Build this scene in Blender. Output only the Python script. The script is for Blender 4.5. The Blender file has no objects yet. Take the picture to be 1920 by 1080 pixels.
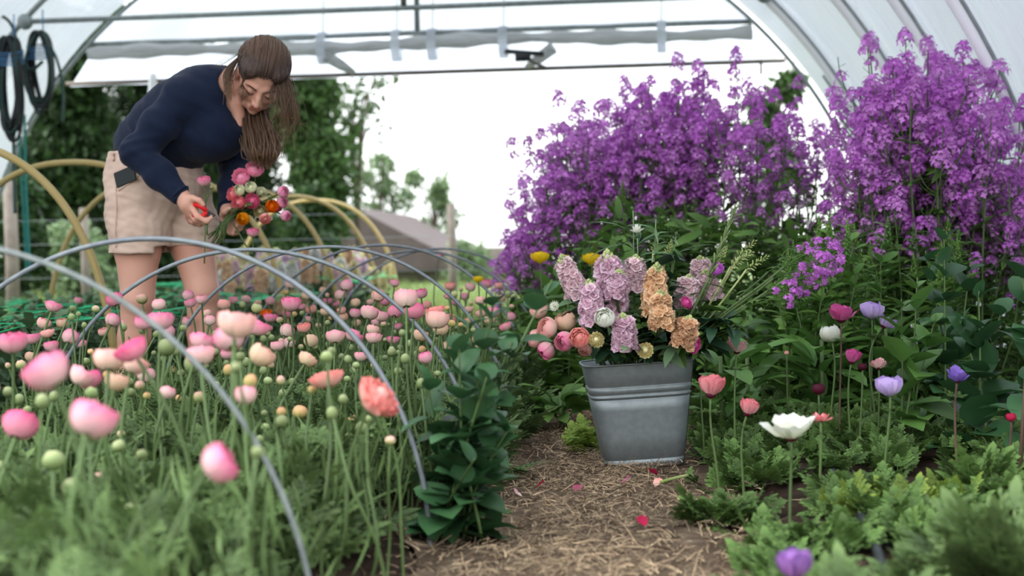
import bpy, math, random
import numpy as np
from mathutils import Vector, Matrix

S = bpy.context.scene
COL = S.collection
rng = np.random.default_rng(7)
random.seed(7)
PI = math.pi

# ------------------------------------------------------------------ camera
F = 2667.0                       # focal length in pixels of the 1920 frame (50 mm on 36 mm)
CAM = np.array([0.0, 0.0, 0.58])
YAW, PITCH, ROLL = math.radians(5.45), math.radians(1.332), math.radians(1.15)
FW = np.array([-math.sin(YAW) * math.cos(PITCH), math.cos(YAW) * math.cos(PITCH), -math.sin(PITCH)])
R0 = np.array([math.cos(YAW), math.sin(YAW), 0.0])
U0 = np.cross(R0, FW)
RT = R0 * math.cos(ROLL) - U0 * math.sin(ROLL)
UP = U0 * math.cos(ROLL) + R0 * math.sin(ROLL)
cd = bpy.data.cameras.new('camera')
cam = bpy.data.objects.new('camera', cd)
COL.objects.link(cam)
cd.sensor_width = 36.0
cd.lens = 50.0
cd.clip_start = 0.05
cd.clip_end = 400
cam.matrix_world = Matrix(((RT[0], UP[0], -FW[0], CAM[0]), (RT[1], UP[1], -FW[1], CAM[1]), (RT[2], UP[2], -FW[2], CAM[2]), (0, 0, 0, 1)))
cd.dof.use_dof = True
cd.dof.focus_distance = 3.95
cd.dof.aperture_fstop = 3.0
S.camera = cam

# ------------------------------------------------------------------ light
S.view_settings.view_transform = 'Standard'
S.view_settings.look = 'None'
S.view_settings.exposure = 1.28
S.view_settings.gamma = 1.0
S.view_settings.use_curve_mapping = False
try:
    S.cycles.max_bounces = 6
    S.cycles.diffuse_bounces = 4
    S.cycles.glossy_bounces = 2
    S.cycles.transmission_bounces = 5
    S.cycles.transparent_max_bounces = 6
    S.cycles.caustics_reflective = False
    S.cycles.caustics_refractive = False
    S.cycles.use_denoising = True
    S.cycles.sample_clamp_indirect = 4.0
except Exception:
    pass
W = bpy.data.worlds.new('overcast_sky')
S.world = W
W.use_nodes = True
nt = W.node_tree
bg = nt.nodes['Background']
tc = nt.nodes.new('ShaderNodeTexCoord')
sx = nt.nodes.new('ShaderNodeSeparateXYZ')
cr = nt.nodes.new('ShaderNodeValToRGB')
nt.links.new(tc.outputs['Generated'], sx.inputs[0])
nt.links.new(sx.outputs['Z'], cr.inputs[0])
nt.links.new(cr.outputs[0], bg.inputs[0])
cr.color_ramp.elements[0].position = 0.0
cr.color_ramp.elements[0].color = (0.80, 0.82, 0.80, 1)
cr.color_ramp.elements[1].position = 0.9
cr.color_ramp.elements[1].color = (1.9, 2.0, 2.15, 1)
bg.inputs[1].default_value = 1.0
sd = bpy.data.lights.new('soft_sun', 'SUN')
sun = bpy.data.objects.new('soft_sun', sd)
COL.objects.link(sun)
sd.energy = 2.6
sd.angle = math.radians(40)
sd.color = (1.0, 0.97, 0.92)
sun.rotation_euler = Vector((0.78, 0.12, -0.62)).to_track_quat('-Z', 'Y').to_euler()   # from the left, through the film

# ------------------------------------------------------------------ helpers
def P(px, py, d):
    return CAM + d * (FW + (px - 960) / F * RT - (py - 540) / F * UP)

def G(px, py, z=0.0):
    r = FW + (px - 960) / F * RT - (py - 540) / F * UP
    return CAM + r * ((z - CAM[2]) / r[2])

def proj(p):
    v = np.asarray(p) - CAM
    d = v @ FW
    return 960 + F * (v @ RT) / d, 540 - F * (v @ UP) / d, d

def nrm(v):
    v = np.asarray(v, float)
    return v / (np.linalg.norm(v, axis=-1, keepdims=True) + 1e-12)

class MB:
    """collects quads; t runs along a petal or leaf, r is a random number per piece"""
    def __init__(s):
        s.V, s.Q, s.T, s.R, s.M, s.n = [], [], [], [], [], 0
    def add(s, V, Q, T=None, r=None, m=0):
        V = np.asarray(V, float).reshape(-1, 3)
        Q = np.asarray(Q, int).reshape(-1, 4)
        s.V.append(V)
        s.Q.append(Q + s.n)
        s.T.append(np.zeros(len(V)) if T is None else np.asarray(T, float))
        if r is None:
            r = rng.random()
        s.R.append(np.full(len(V), r) if np.isscalar(r) else np.asarray(r, float))
        s.M.append(np.full(len(Q), m, int))
        s.n += len(V)
        return s
    def scatter(s, tpl, mats, offs, m=0):
        """copies of a template (V, Q, T): mats (N,3,3) columns are the axes, offs (N,3)"""
        V, Q, T = tpl
        N, k = len(offs), len(V)
        if N == 0:
            return s
        VV = np.einsum('nij,kj->nki', mats, V) + np.asarray(offs)[:, None, :]
        QQ = Q[None] + (np.arange(N) * k)[:, None, None]
        return s.add(VV.reshape(-1, 3), QQ.reshape(-1, 4), np.tile(T, N), np.repeat(rng.random(N), k), m)
    def arrays(s):
        return np.concatenate(s.V), np.concatenate(s.Q), np.concatenate(s.T)
    def mesh(s, name, smooth=True):
        V, Q = np.concatenate(s.V), np.concatenate(s.Q)
        me = bpy.data.meshes.new(name)
        me.vertices.add(len(V))
        me.vertices.foreach_set('co', V.astype(np.float32).ravel())
        me.loops.add(len(Q) * 4)
        me.loops.foreach_set('vertex_index', Q.astype(np.int32).ravel())
        me.polygons.add(len(Q))
        me.polygons.foreach_set('loop_start', (np.arange(len(Q)) * 4).astype(np.int32))
        me.polygons.foreach_set('material_index', np.concatenate(s.M).astype(np.int32))
        me.polygons.foreach_set('use_smooth', np.full(len(Q), smooth, bool))
        for nm, a in (('t', s.T), ('r', s.R)):
            at = me.attributes.new(nm, 'FLOAT', 'POINT')
            at.data.foreach_set('value', np.concatenate(a).astype(np.float32))
        me.update(calc_edges=True)
        return me
    def build(s, name, mats, parent=None, smooth=True):
        me = s.mesh(name, smooth)
        return link(name, me, mats, parent)

def link(name, me, mats, parent=None):
    o = bpy.data.objects.new(name, me)
    COL.objects.link(o)
    if not isinstance(mats, (list, tuple)):
        mats = [mats]
    if len(me.materials) == 0:
        for m in mats:
            me.materials.append(m)
    for i, m in enumerate(mats):
        if me.materials[i] != m:
            o.material_slots[i].link = 'OBJECT'
            o.material_slots[i].material = m
    if parent is not None:
        o.parent = parent
    return o

def tag(o, label, cat, group=None, kind=None):
    o['label'] = label
    o['category'] = cat
    if group:
        o['group'] = group
    if kind:
        o['kind'] = kind
    return o

def thing(name, label, cat, loc=(0, 0, 0), rotz=0.0, group=None):
    o = bpy.data.objects.new(name, None)
    o.empty_display_size = 0.05
    COL.objects.link(o)
    o.location = [float(c) for c in loc]
    o.rotation_euler = (0, 0, rotz)
    return tag(o, label, cat, group)

def copy_tree(o, parent=None):
    c = o.copy()
    COL.objects.link(c)
    if parent is not None:
        c.parent = parent
    for ch in list(o.children):
        copy_tree(ch, c)
    return c

def struct(o):
    o['kind'] = 'structure'
    return o

# ---- template shapes: (V, Q, T)
def gridq(nu, nv):
    i, j = np.meshgrid(np.arange(nu - 1), np.arange(nv - 1), indexing='ij')
    a = (i * nv + j).ravel()
    return np.stack([a, a + nv, a + nv + 1, a + 1], 1)

def surf(fn, nu, nv):
    u, v = np.meshgrid(np.linspace(0, 1, nu), np.linspace(0, 1, nv), indexing='ij')
    X = fn(u, v)
    return np.stack([x.ravel() + 0 * u.ravel() for x in X], 1), gridq(nu, nv), v.ravel()

def leaf(L=1.0, Wd=0.4, n=6, nu=3, bend=0.4, fold=0.25, shape=(0.5, 1.0), wave=0.0, petiole=0.0):
    """points along +y, faces +z; bend droops the tip, shape places the widest point"""
    def fn(u, v):
        s = np.clip((v - petiole) / (1 - petiole), 0, 1)
        a, b = shape
        prof = np.clip(s, 0, 1) ** a * (1 - s) ** b
        pk = (a / (a + b)) ** a * (b / (a + b)) ** b if a + b > 0 else 1
        w = Wd * 0.5 * prof / pk + 0.012 * Wd
        x = (u * 2 - 1) * w
        ang = bend * v
        y = L * (np.sin(ang) / bend if abs(bend) > 1e-4 else v)
        z = -L * ((1 - np.cos(ang)) / bend if abs(bend) > 1e-4 else 0 * v)
        z = z + fold * np.abs(u * 2 - 1) * w + wave * Wd * np.sin(v * 11 + u * 5) * np.abs(u * 2 - 1)
        return x, y, z
    return surf(fn, nu, n)

def tube(pts, rad, n=6, closed=False):
    pts = np.asarray(pts, float)
    m = len(pts)
    rad = np.full(m, rad) if np.isscalar(rad) else np.asarray(rad, float)
    tn = np.gradient(pts, axis=0)
    tn = nrm(tn)
    ref = np.array([0.0, 0.0, 1.0]) if abs(tn[0][2]) < 0.9 else np.array([1.0, 0.0, 0.0])
    x = nrm(np.cross(tn[0], ref))
    V = []
    for i in range(m):
        x = nrm(x - tn[i] * (x @ tn[i]))
        y = np.cross(tn[i], x)
        th = np.arange(n) / n * 2 * PI
        V.append(pts[i] + rad[i] * (np.cos(th)[:, None] * x + np.sin(th)[:, None] * y))
    V = np.concatenate(V)
    i, j = np.meshgrid(np.arange(m - 1), np.arange(n), indexing='ij')
    a = (i * n + j).ravel()
    b = (i * n + (j + 1) % n).ravel()
    Q = np.stack([a, b, b + n, a + n], 1)
    if not closed:      # end caps (pinched quads)
        caps = []
        c0, c1 = len(V), len(V) + 1
        V = np.concatenate([V, pts[:1], pts[-1:]])
        for k in range(0, n, 2):
            caps.append([c0, (k + 2) % n, (k + 1) % n, k])
            e = (m - 1) * n
            caps.append([c1, e + k, e + (k + 1) % n, e + (k + 2) % n])
        Q = np.concatenate([Q, np.array(caps)])
        T = np.concatenate([np.repeat(np.linspace(0, 1, m), n), [0, 1]])
    else:
        T = np.repeat(np.linspace(0, 1, m), n)
    return V, Q, T

def lathe(prof, n=16):
    prof = np.asarray(prof, float)
    th = np.arange(n + 1) / n * 2 * PI
    V = np.stack([prof[:, 0][:, None] * np.cos(th), prof[:, 0][:, None] * np.sin(th), np.repeat(prof[:, 1][:, None], n + 1, 1)], 2).reshape(-1, 3)
    return V, gridq(len(prof), n + 1)[:, ::-1], np.repeat(np.linspace(0, 1, len(prof)), n + 1)

def ball(rx, ry=None, rz=None, nu=10, nv=7, c=(0, 0, 0)):
    ry = rx if ry is None else ry
    rz = rx if rz is None else rz
    ph = np.linspace(-PI / 2, PI / 2, nv)
    V, Q, T = lathe(np.stack([np.cos(ph), np.sin(ph)], 1), nu)
    return V * np.array([rx, ry, rz]) + np.asarray(c), Q, T

def box(x0, y0, z0, x1, y1, z1):
    V = np.array([[x, y, z] for x in (x0, x1) for y in (y0, y1) for z in (z0, z1)], float)
    Q = np.array([[0, 1, 3, 2], [4, 6, 7, 5], [0, 4, 5, 1], [2, 3, 7, 6], [0, 2, 6, 4], [1, 5, 7, 3]])
    return V, Q, np.zeros(8)

def tf(tpl, M=None, o=(0, 0, 0), s=1.0):
    V, Q, T = tpl
    V = V * s
    if M is not None:
        V = V @ np.asarray(M).T
    return V + np.asarray(o), Q, T

def join(*tpls):
    Vs, Qs, Ts, n = [], [], [], 0
    for V, Q, T in tpls:
        Vs.append(V); Qs.append(np.asarray(Q) + n); Ts.append(T); n += len(V)
    return np.concatenate(Vs), np.concatenate(Qs), np.concatenate(Ts)

def frames(dirs, ups=None, spin=None):
    """(N,3,3) with y along dirs, z as near ups as possible"""
    y = nrm(dirs)
    N = len(y)
    ups = np.tile([0, 0, 1.0], (N, 1)) if ups is None else np.asarray(ups, float)
    ups = ups + 1e-3 * rng.standard_normal((N, 3))
    x = nrm(np.cross(y, ups))
    z = np.cross(x, y)
    if spin is not None:
        c, s_ = np.cos(spin)[:, None], np.sin(spin)[:, None]
        x, z = x * c + z * s_, z * c - x * s_
    return np.stack([x, y, z], 2)

def frame1(d, up=(0, 0, 1)):
    return frames(np.asarray(d, float)[None], np.asarray(up, float)[None])[0]

def zframe(d):
    """(3,3) with z along d"""
    z = nrm(d)
    ref = np.array([0, 1.0, 0]) if abs(z[1]) < 0.9 else np.array([1.0, 0, 0])
    x = nrm(np.cross(ref, z))
    return np.stack([x, np.cross(z, x), z], 1)

def bez(a, b, c, d, n=12):
    t = np.linspace(0, 1, n)[:, None]
    a, b, c, d = [np.asarray(q, float) for q in (a, b, c, d)]
    return (1 - t) ** 3 * a + 3 * (1 - t) ** 2 * t * b + 3 * (1 - t) * t * t * c + t ** 3 * d

def smooth_path(pts, n=40):
    """Catmull-Rom through the points"""
    p = np.asarray(pts, float)
    p = np.concatenate([2 * p[:1] - p[1:2], p, 2 * p[-1:] - p[-2:-1]])
    k = len(p) - 3
    out = []
    for s in np.linspace(0, k - 1e-6, n):
        i = int(s); t = s - i
        a, b, c, d = p[i:i + 4]
        out.append(0.5 * (2 * b + (c - a) * t + (2 * a - 5 * b + 4 * c - d) * t * t + (3 * b - a - 3 * c + d) * t ** 3))
    return np.array(out)

# ------------------------------------------------------------------ materials
def srgb(r, g, b):
    f = lambda c: ((c / 255 + 0.055) / 1.055) ** 2.4 if c > 10.3 else c / 255 / 12.92
    return (f(r), f(g), f(b), 1.0)

def mat(name, c0, c1=None, rough=0.55, transl=0.0, spec=0.3, metal=0.0, var=0.25, noise=None, bump=0.0, bscale=40.0, ovar=0.0, tpow=None):
    """c0..c1 mixed along t; var = brightness spread by piece (r); noise = (scale, colour, amount)"""
    m = bpy.data.materials.new(name)
    m.use_nodes = True
    n, l = m.node_tree.nodes, m.node_tree.links
    bs = n['Principled BSDF']
    bs.inputs['Roughness'].default_value = rough
    bs.inputs['Metallic'].default_value = metal
    bs.inputs['Specular IOR Level'].default_value = spec
    mix = n.new('ShaderNodeMix'); mix.data_type = 'RGBA'
    mix.inputs['A'].default_value = c0
    mix.inputs['B'].default_value = c0 if c1 is None else c1
    at = n.new('ShaderNodeAttribute'); at.attribute_name = 't'
    if tpow:
        pw = n.new('ShaderNodeMath'); pw.operation = 'POWER'; pw.inputs[1].default_value = tpow
        l.new(at.outputs['Fac'], pw.inputs[0]); l.new(pw.outputs[0], mix.inputs['Factor'])
    else:
        l.new(at.outputs['Fac'], mix.inputs['Factor'])
    col = mix.outputs['Result']
    if noise:
        nz = n.new('ShaderNodeTexNoise'); nz.inputs['Scale'].default_value = noise[0]; nz.inputs['Detail'].default_value = 4
        tcn = n.new('ShaderNodeTexCoord'); l.new(tcn.outputs['Object'], nz.inputs['Vector'])
        rp = n.new('ShaderNodeMapRange'); rp.inputs['From Min'].default_value = 0.4; rp.inputs['From Max'].default_value = 0.65
        rp.inputs['To Max'].default_value = noise[2]
        l.new(nz.outputs['Fac'], rp.inputs['Value'])
        m2 = n.new('ShaderNodeMix'); m2.data_type = 'RGBA'
        l.new(rp.outputs[0], m2.inputs['Factor']); l.new(col, m2.inputs['A']); m2.inputs['B'].default_value = noise[1]
        col = m2.outputs['Result']
    if var or ovar:
        hs = n.new('ShaderNodeHueSaturation')
        if var:
            ar = n.new('ShaderNodeAttribute'); ar.attribute_name = 'r'; src = ar.outputs['Fac']; amt = var
        else:
            oi = n.new('ShaderNodeObjectInfo'); src = oi.outputs['Random']; amt = ovar
        mr = n.new('ShaderNodeMapRange'); mr.inputs['To Min'].default_value = 1 - amt; mr.inputs['To Max'].default_value = 1 + amt
        l.new(src, mr.inputs['Value']); l.new(mr.outputs[0], hs.inputs['Value'])
        l.new(col, hs.inputs['Color']); col = hs.outputs['Color']
    l.new(col, bs.inputs['Base Color'])
    if bump:
        bn = n.new('ShaderNodeTexNoise'); bn.inputs['Scale'].default_value = bscale; bn.inputs['Detail'].default_value = 5
        tcb = n.new('ShaderNodeTexCoord'); l.new(tcb.outputs['Object'], bn.inputs['Vector'])
        bp = n.new('ShaderNodeBump'); bp.inputs['Strength'].default_value = bump; bp.inputs['Distance'].default_value = 0.01
        l.new(bn.outputs['Fac'], bp.inputs['Height']); l.new(bp.outputs[0], bs.inputs['Normal'])
    if transl:
        tr = n.new('ShaderNodeBsdfTranslucent'); l.new(col, tr.inputs['Color'])
        mx = n.new('ShaderNodeMixShader'); mx.inputs[0].default_value = transl
        l.new(bs.outputs[0], mx.inputs[1]); l.new(tr.outputs[0], mx.inputs[2])
        l.new(mx.outputs[0], n['Material Output'].inputs['Surface'])
    return m

def atY(px, py, Y):
    r = FW + (px - 960) / F * RT - (py - 540) / F * UP
    return CAM + r * ((Y - CAM[1]) / r[1])

# ------------------------------------------------------------------ shared materials
M_soil = mat('dark_soil', (0.026, 0.016, 0.011, 1), rough=0.95, spec=0.1, var=0, noise=(9, (0.055, 0.036, 0.025, 1), 0.8), bump=0.9, bscale=45)
M_path = mat('straw_litter', (0.085, 0.058, 0.040, 1), rough=0.95, spec=0.1, var=0, noise=(11, (0.19, 0.14, 0.095, 1), 0.9), bump=0.9, bscale=60)
M_straw = mat('dry_straw', (0.40, 0.30, 0.185, 1), (0.15, 0.095, 0.062, 1), rough=0.8, var=0.65, spec=0.2)
M_field = mat('meadow_grass', (0.07, 0.12, 0.033, 1), rough=0.9, var=0, noise=(0.6, (0.17, 0.20, 0.07, 1), 0.8), bump=0.5, bscale=8)
M_grass = mat('grass_blade', (0.07, 0.13, 0.03, 1), (0.22, 0.28, 0.09, 1), rough=0.7, transl=0.3, var=0.3)
M_steel = mat('galvanised_tube', (0.22, 0.25, 0.25, 1), rough=0.45, metal=0.3, var=0, noise=(20, (0.32, 0.36, 0.35, 1), 0.6))
M_wire = mat('grey_wire', (0.17, 0.19, 0.21, 1), rough=0.45, metal=0.25, var=0, noise=(30, (0.25, 0.28, 0.29, 1), 0.7))
M_wire2 = mat('weathered_wire', (0.15, 0.17, 0.165, 1), rough=0.6, metal=0.1, var=0, noise=(30, (0.24, 0.27, 0.26, 1), 0.7))
M_pipe = mat('tan_plastic_pipe', (0.42, 0.32, 0.13, 1), rough=0.45, var=0, noise=(12, (0.40, 0.29, 0.10, 1), 0.7))
M_tape = mat('white_tape', (0.94, 0.95, 0.97, 1), rough=0.6, var=0)
M_dark = mat('black_hose', (0.022, 0.026, 0.028, 1), rough=0.5, var=0.4)
M_hoseg = mat('dark_green_hose', (0.02, 0.055, 0.045, 1), rough=0.5, var=0.3)
M_rope = mat('turquoise_twine', (0.03, 0.22, 0.19, 1), rough=0.8, var=0.2)
M_bluetie = mat('blue_twine', (0.06, 0.16, 0.30, 1), rough=0.8, var=0.3)
M_net = mat('green_netting', (0.03, 0.62, 0.26, 1), rough=0.6, var=0.2)
M_wood = mat('weathered_post', (0.17, 0.145, 0.125, 1), rough=0.9, var=0, noise=(7, (0.11, 0.09, 0.075, 1), 0.8), bump=0.5, bscale=20)
M_roof = mat('brown_roof_tiles', (0.065, 0.049, 0.046, 1), rough=0.9, var=0, noise=(3, (0.09, 0.07, 0.066, 1), 0.8))
M_stem = mat('flower_stem', (0.10, 0.155, 0.052, 1), (0.09, 0.145, 0.048, 1), rough=0.5, transl=0.1, var=0.25)

def film_mat(name, trans, tl, tint, bump=0.5, sc=(1.5, 6.0, 1.5)):
    m = bpy.data.materials.new(name); m.use_nodes = True
    n, l = m.node_tree.nodes, m.node_tree.links
    bs = n['Principled BSDF']; bs.inputs['Base Color'].default_value = tint; bs.inputs['Roughness'].default_value = 0.28
    bs.inputs['Specular IOR Level'].default_value = 0.4
    tr = n.new('ShaderNodeBsdfTranslucent'); tr.inputs[0].default_value = tint
    tp = n.new('ShaderNodeBsdfTransparent'); tp.inputs[0].default_value = (0.97, 0.98, 1, 1)
    m1 = n.new('ShaderNodeMixShader'); m1.inputs[0].default_value = tl
    m2 = n.new('ShaderNodeMixShader'); m2.inputs[0].default_value = trans
    l.new(bs.outputs[0], m1.inputs[1]); l.new(tr.outputs[0], m1.inputs[2])
    l.new(m1.outputs[0], m2.inputs[1]); l.new(tp.outputs[0], m2.inputs[2])
    l.new(m2.outputs[0], n['Material Output'].inputs['Surface'])
    tcn = n.new('ShaderNodeTexCoord'); mp = n.new('ShaderNodeMapping'); mp.inputs['Scale'].default_value = sc
    nz = n.new('ShaderNodeTexNoise'); nz.inputs['Scale'].default_value = 1.6; nz.inputs['Detail'].default_value = 3; nz.inputs['Distortion'].default_value = 0.8
    bp = n.new('ShaderNodeBump'); bp.inputs['Strength'].default_value = bump; bp.inputs['Distance'].default_value = 0.08
    l.new(tcn.outputs['Object'], mp.inputs[0]); l.new(mp.outputs[0], nz.inputs['Vector']); l.new(nz.outputs['Fac'], bp.inputs['Height'])
    l.new(bp.outputs[0], bs.inputs['Normal'])
    return m
M_film = film_mat('polythene_film', 0.05, 0.38, (0.335, 0.365, 0.395, 1))
M_gable = film_mat('gable_film', 0.06, 0.80, (0.70, 0.725, 0.80, 1), 0.3)
M_roll = film_mat('rolled_film', 0.0, 0.5, (0.62, 0.63, 0.63, 1), 0.9, (2, 8, 8))

# ------------------------------------------------------------------ ground
def noise2(x, y, seed=0, octs=4, f=1.0):
    r = np.random.default_rng(seed); o = np.zeros_like(x)
    for k in range(octs):
        for _ in range(5):
            a = r.uniform(0, 2 * PI); ph = r.uniform(0, 2 * PI); ff = f * 2 ** k * r.uniform(0.7, 1.4)
            o += np.sin((x * math.cos(a) + y * math.sin(a)) * ff * 2 * PI + ph) / 2 ** k / 5
    return o

def path_mid(y):
    return -0.13 + 0.02 * np.sin(y * 1.3)
def path_half(y):
    return 0.30 - 0.012 * (y - 3)
def gz(x, y):
    """height of the soil"""
    d = np.abs(x - path_mid(y)) - path_half(y)
    bank = np.clip(d / 0.2, 0, 1)
    return 0.035 * bank + 0.010 * noise2(x, y, 3, 4, 1.8)

def gfn(x0, x1, y0, y1, nx, ny, fz, name, m):
    def fn(u, v):
        x = x0 + (x1 - x0) * u; y = y0 + (y1 - y0) * v
        return x, y, fz(x, y)
    b = MB(); b.add(*surf(fn, nx, ny))
    return b.build(name, m)
struct(gfn(-5.42, 1.83, -1.2, 11.1, 240, 420, lambda x, y: gz(x, y) - 0.012, 'floor', M_soil))
def pathz(u, v):
    y = 1.2 + 9.0 * v
    x = path_mid(y) + (u * 2 - 1) * (path_half(y) + 0.05 + 0.05 * np.sin(y * 9 + u * 3))
    return x, y, gz(x, y) + 0.006 * (1 - (u * 2 - 1) ** 2) + 0.007 * noise2(x, y, 9, 3, 5) - 0.004
b = MB(); b.add(*surf(pathz, 40, 420)); struct(b.build('path', M_path))
struct(gfn(-90, 60, 11.1, 170, 60, 70, lambda x, y: 0.02 * noise2(x, y, 5, 2, 0.1) * np.clip((y - 11.1) / 5, 0, 1) * 8 - 0.01, 'meadow_ground', M_field))

# straw: thousands of dry stalks lying over the path
b = MB()
N = 24000
yy = 1.9 + 6.2 * rng.random(N) ** 1.3; xx = path_mid(yy) + rng.normal(0, 0.55, N) * path_half(yy)
zz = gz(xx, yy) + 0.006 + 0.013 * rng.random(N)
az = rng.uniform(0, PI, N) * 0.9 + 0.1; el = rng.normal(0, 0.28, N)
dirs = np.stack([np.cos(az) * np.cos(el), np.sin(az) * np.cos(el), np.sin(el)], 1)
fr = frames(dirs, spin=rng.uniform(-0.8, 0.8, N))
Ls = rng.uniform(0.010, 0.05, N) * np.where(rng.random(N) < 0.06, 3.0, 1); Ws = rng.uniform(0.0008, 0.0026, N)
fr = fr * np.stack([Ws, Ls, Ls], 1)[:, None, :]
b.scatter(surf(lambda u, v: (u - 0.5 + 0.9 * np.sin(v * 3), v - 0.5, 0.16 * v * (1 - v)), 2, 5), fr, np.stack([xx, yy, zz], 1))
tag(b.build('straw_mulch', M_straw), 'dry brown straw littering the path between the beds', 'straw', kind='stuff')

# ------------------------------------------------------------------ polytunnel
TX, TW, TH = -1.796, 3.62, 3.403
TY1 = 11.116
def ell_pt(a, y, off=0.0):
    return np.array([TX + (TW + off) * math.cos(a), y, (TH + off) * math.sin(a)])
def cover(u, v):
    a = PI * u; y = 1.6 + (TY1 - 1.6) * v
    w = 0.012 * np.sin(y * 5.1 + 3 * np.sin(a * 3)) * np.sin(a * 9 + y) + 0.05
    return TX + (TW + w) * np.cos(a), y, (TH + w) * np.sin(a)
b = MB(); b.add(*surf(cover, 90, 110)); struct(b.build('roof', M_film))

hoops = [(6.341, 'steel tunnel hoop with white tape, rightmost and nearest of the arches'), (7.227, 'steel tunnel hoop with white tape behind the tallest purple clump, second from the right edge'),
         (8.285, 'steel tunnel hoop with white tape, third of the arches from the right edge'), (9.89, 'steel tunnel hoop that carries the long upper crossbar and the hanging hoses'),
         (11.08, 'steel tunnel hoop framing the open far end of the tunnel')]
for y, lb in hoops:
    t = thing('tunnel_hoop', lb, 'tunnel hoop', (TX, y, 0), group='steel hoops carrying the plastic cover')
    o = np.array([TX, y, 0])
    b = MB(); b.add(*tube([ell_pt(a, y) - o for a in np.linspace(0.0, PI, 90)], np.where(np.linspace(0, PI, 90) < 1.4, 0.009, 0.020) if y < 11 else 0.016, 10)); b.build('tube', M_steel, t)
    if y < 11:
        b = MB(); b.add(*tube([ell_pt(a, y, -0.004) - o + (0, 0.046, 0) for a in np.linspace(0.03, 1.40, 50)], 0.044, 12)); b.build('tape', M_tape, t)

def bar(name, p, q, r, m, label, cat='crossbar', n=10, extra=None):
    t = thing(name, label, cat, p)
    b = MB(); b.add(*tube([np.zeros(3), (np.asarray(q) - p) * 0.5, np.asarray(q) - p], r, n)); b.build('tube', m, t)
    return t
# upper crossbar, tied to its hoop
pa, pb = atY(80, 29, 9.89), atY(1450, 0, 9.89)
zb = (pa[2] + pb[2]) / 2
hw = TW * math.sqrt(1 - (zb / TH) ** 2)
t = bar('crossbar', np.array([TX - hw, 9.89, zb]), np.array([TX + hw, 9.89, zb]), 0.019, M_steel, 'long grey steel crossbar running across the tunnel above the woman')
for x, s in ((0.02, 1), (2 * hw - 0.02, -1)):
    b = MB(); b.add(*tf(ball(0.06, 0.045, 0.06), o=(x, 0, 0.0))); b.build('clamp', M_steel, t)
q = atY(782, 15, 9.89)
t2 = bar('king_post', np.array([q[0], 9.89, zb]), np.array([q[0], 9.89, TH]), 0.012, M_steel, 'short upright steel post rising from the middle of the upper crossbar', 'post')
q2 = atY(757, 5, 9.89)
t2 = bar('hanging_bracket', np.array([q2[0], 9.88, zb + 0.02]), np.array([q2[0], 9.88, zb + 0.14]), 0.022, M_wood, 'small brown bracket standing on the upper crossbar', 'bracket')
# gable: bars, film above, rolled curtain
z2 = atY(780, 62, TY1)[2]; z3 = atY(790, 132, TY1)[2]
hw2 = TW * math.sqrt(1 - (z2 / TH) ** 2); hw3 = TW * math.sqrt(1 - (z3 / TH) ** 2)
bar('crossbar', np.array([TX - hw2, TY1, z2]), np.array([TX + hw2, TY1, z2]), 0.022, M_steel, 'grey steel crossbar at the top of the rolled plastic end curtain')
bar('crossbar', np.array([TX - hw3, TY1 + 0.12, z3]), np.array([TX + hw3, TY1 + 0.12, z3]), 0.017, M_wood, 'thin dark bar along the lower edge of the plastic end curtain')
bar('king_post', np.array([atY(782, 40, TY1)[0], TY1, z2]), np.array([atY(782, 40, TY1)[0], TY1, TH]), 0.022, M_steel, 'upright steel post over the middle of the end curtain', 'post')
def gab(u, v):
    z = z2 + (TH - 0.02 - z2) * v
    h = TW * np.sqrt(np.clip(1 - (z / TH) ** 2, 0, 1))
    return TX + (u * 2 - 1) * h, TY1 + 0.02 * np.sin(u * 30), z
b = MB(); b.add(*surf(gab, 60, 16)); struct(b.build('wall_far', M_gable))
# curtain: the hanging sheet between the two lower bars, with the loose roll under the upper bar
t = t_cur = thing('end_curtain', 'pale plastic end curtain rolled up under the gable across the far opening', 'plastic curtain', (TX, TY1, z3))
o = o_cur = np.array([TX, TY1, z3])
def flap(u, v):
    z = z2 - 0.02 + (z3 - z2) * v
    h = (hw2 + (hw3 - hw2) * v) - 0.02
    return (u * 2 - 1) * h, 0.04 + 0.10 * v + 0.015 * np.sin(u * 43 + v * 2), z - z3
b = MB(); b.add(*surf(flap, 120, 8)); b.build('sheet', M_gable, t)
xs = np.linspace(-hw2 + 0.0, hw2 - 0.0, 60)
rr = 0.050 + 0.010 * np.sin(xs * 5) + 0.008 * np.sin(xs * 17 + 1)
b = MB(); b.add(*tube(np.stack([xs, -0.04 + 0 * xs, z2 - z3 - 0.085 + 0.015 * np.sin(xs * 2.3)], 1), rr, 12)); b.build('roll', M_roll, t)
for px in (607, 745, 812, 945, 1240):
    x = atY(px, 70, TY1)[0] - TX
    def strap(u, v):
        a = v * 2 * PI
        return x + 0.035 * (u - 0.5) * 2, -0.04 + 0.10 * np.sin(a), z2 - z3 - 0.10 + 0.125 * np.cos(a)
    b = MB(); b.add(*surf(strap, 2, 20)); b.build('strap', M_gable, t)
    b = MB(); b.add(*tube([(x, -0.03, z2 - z3 + 0.02), (x + 0.01, -0.02, z2 - z3 + 0.28)], 0.004, 5)); b.build('tie_string', M_wood, t)
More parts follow.
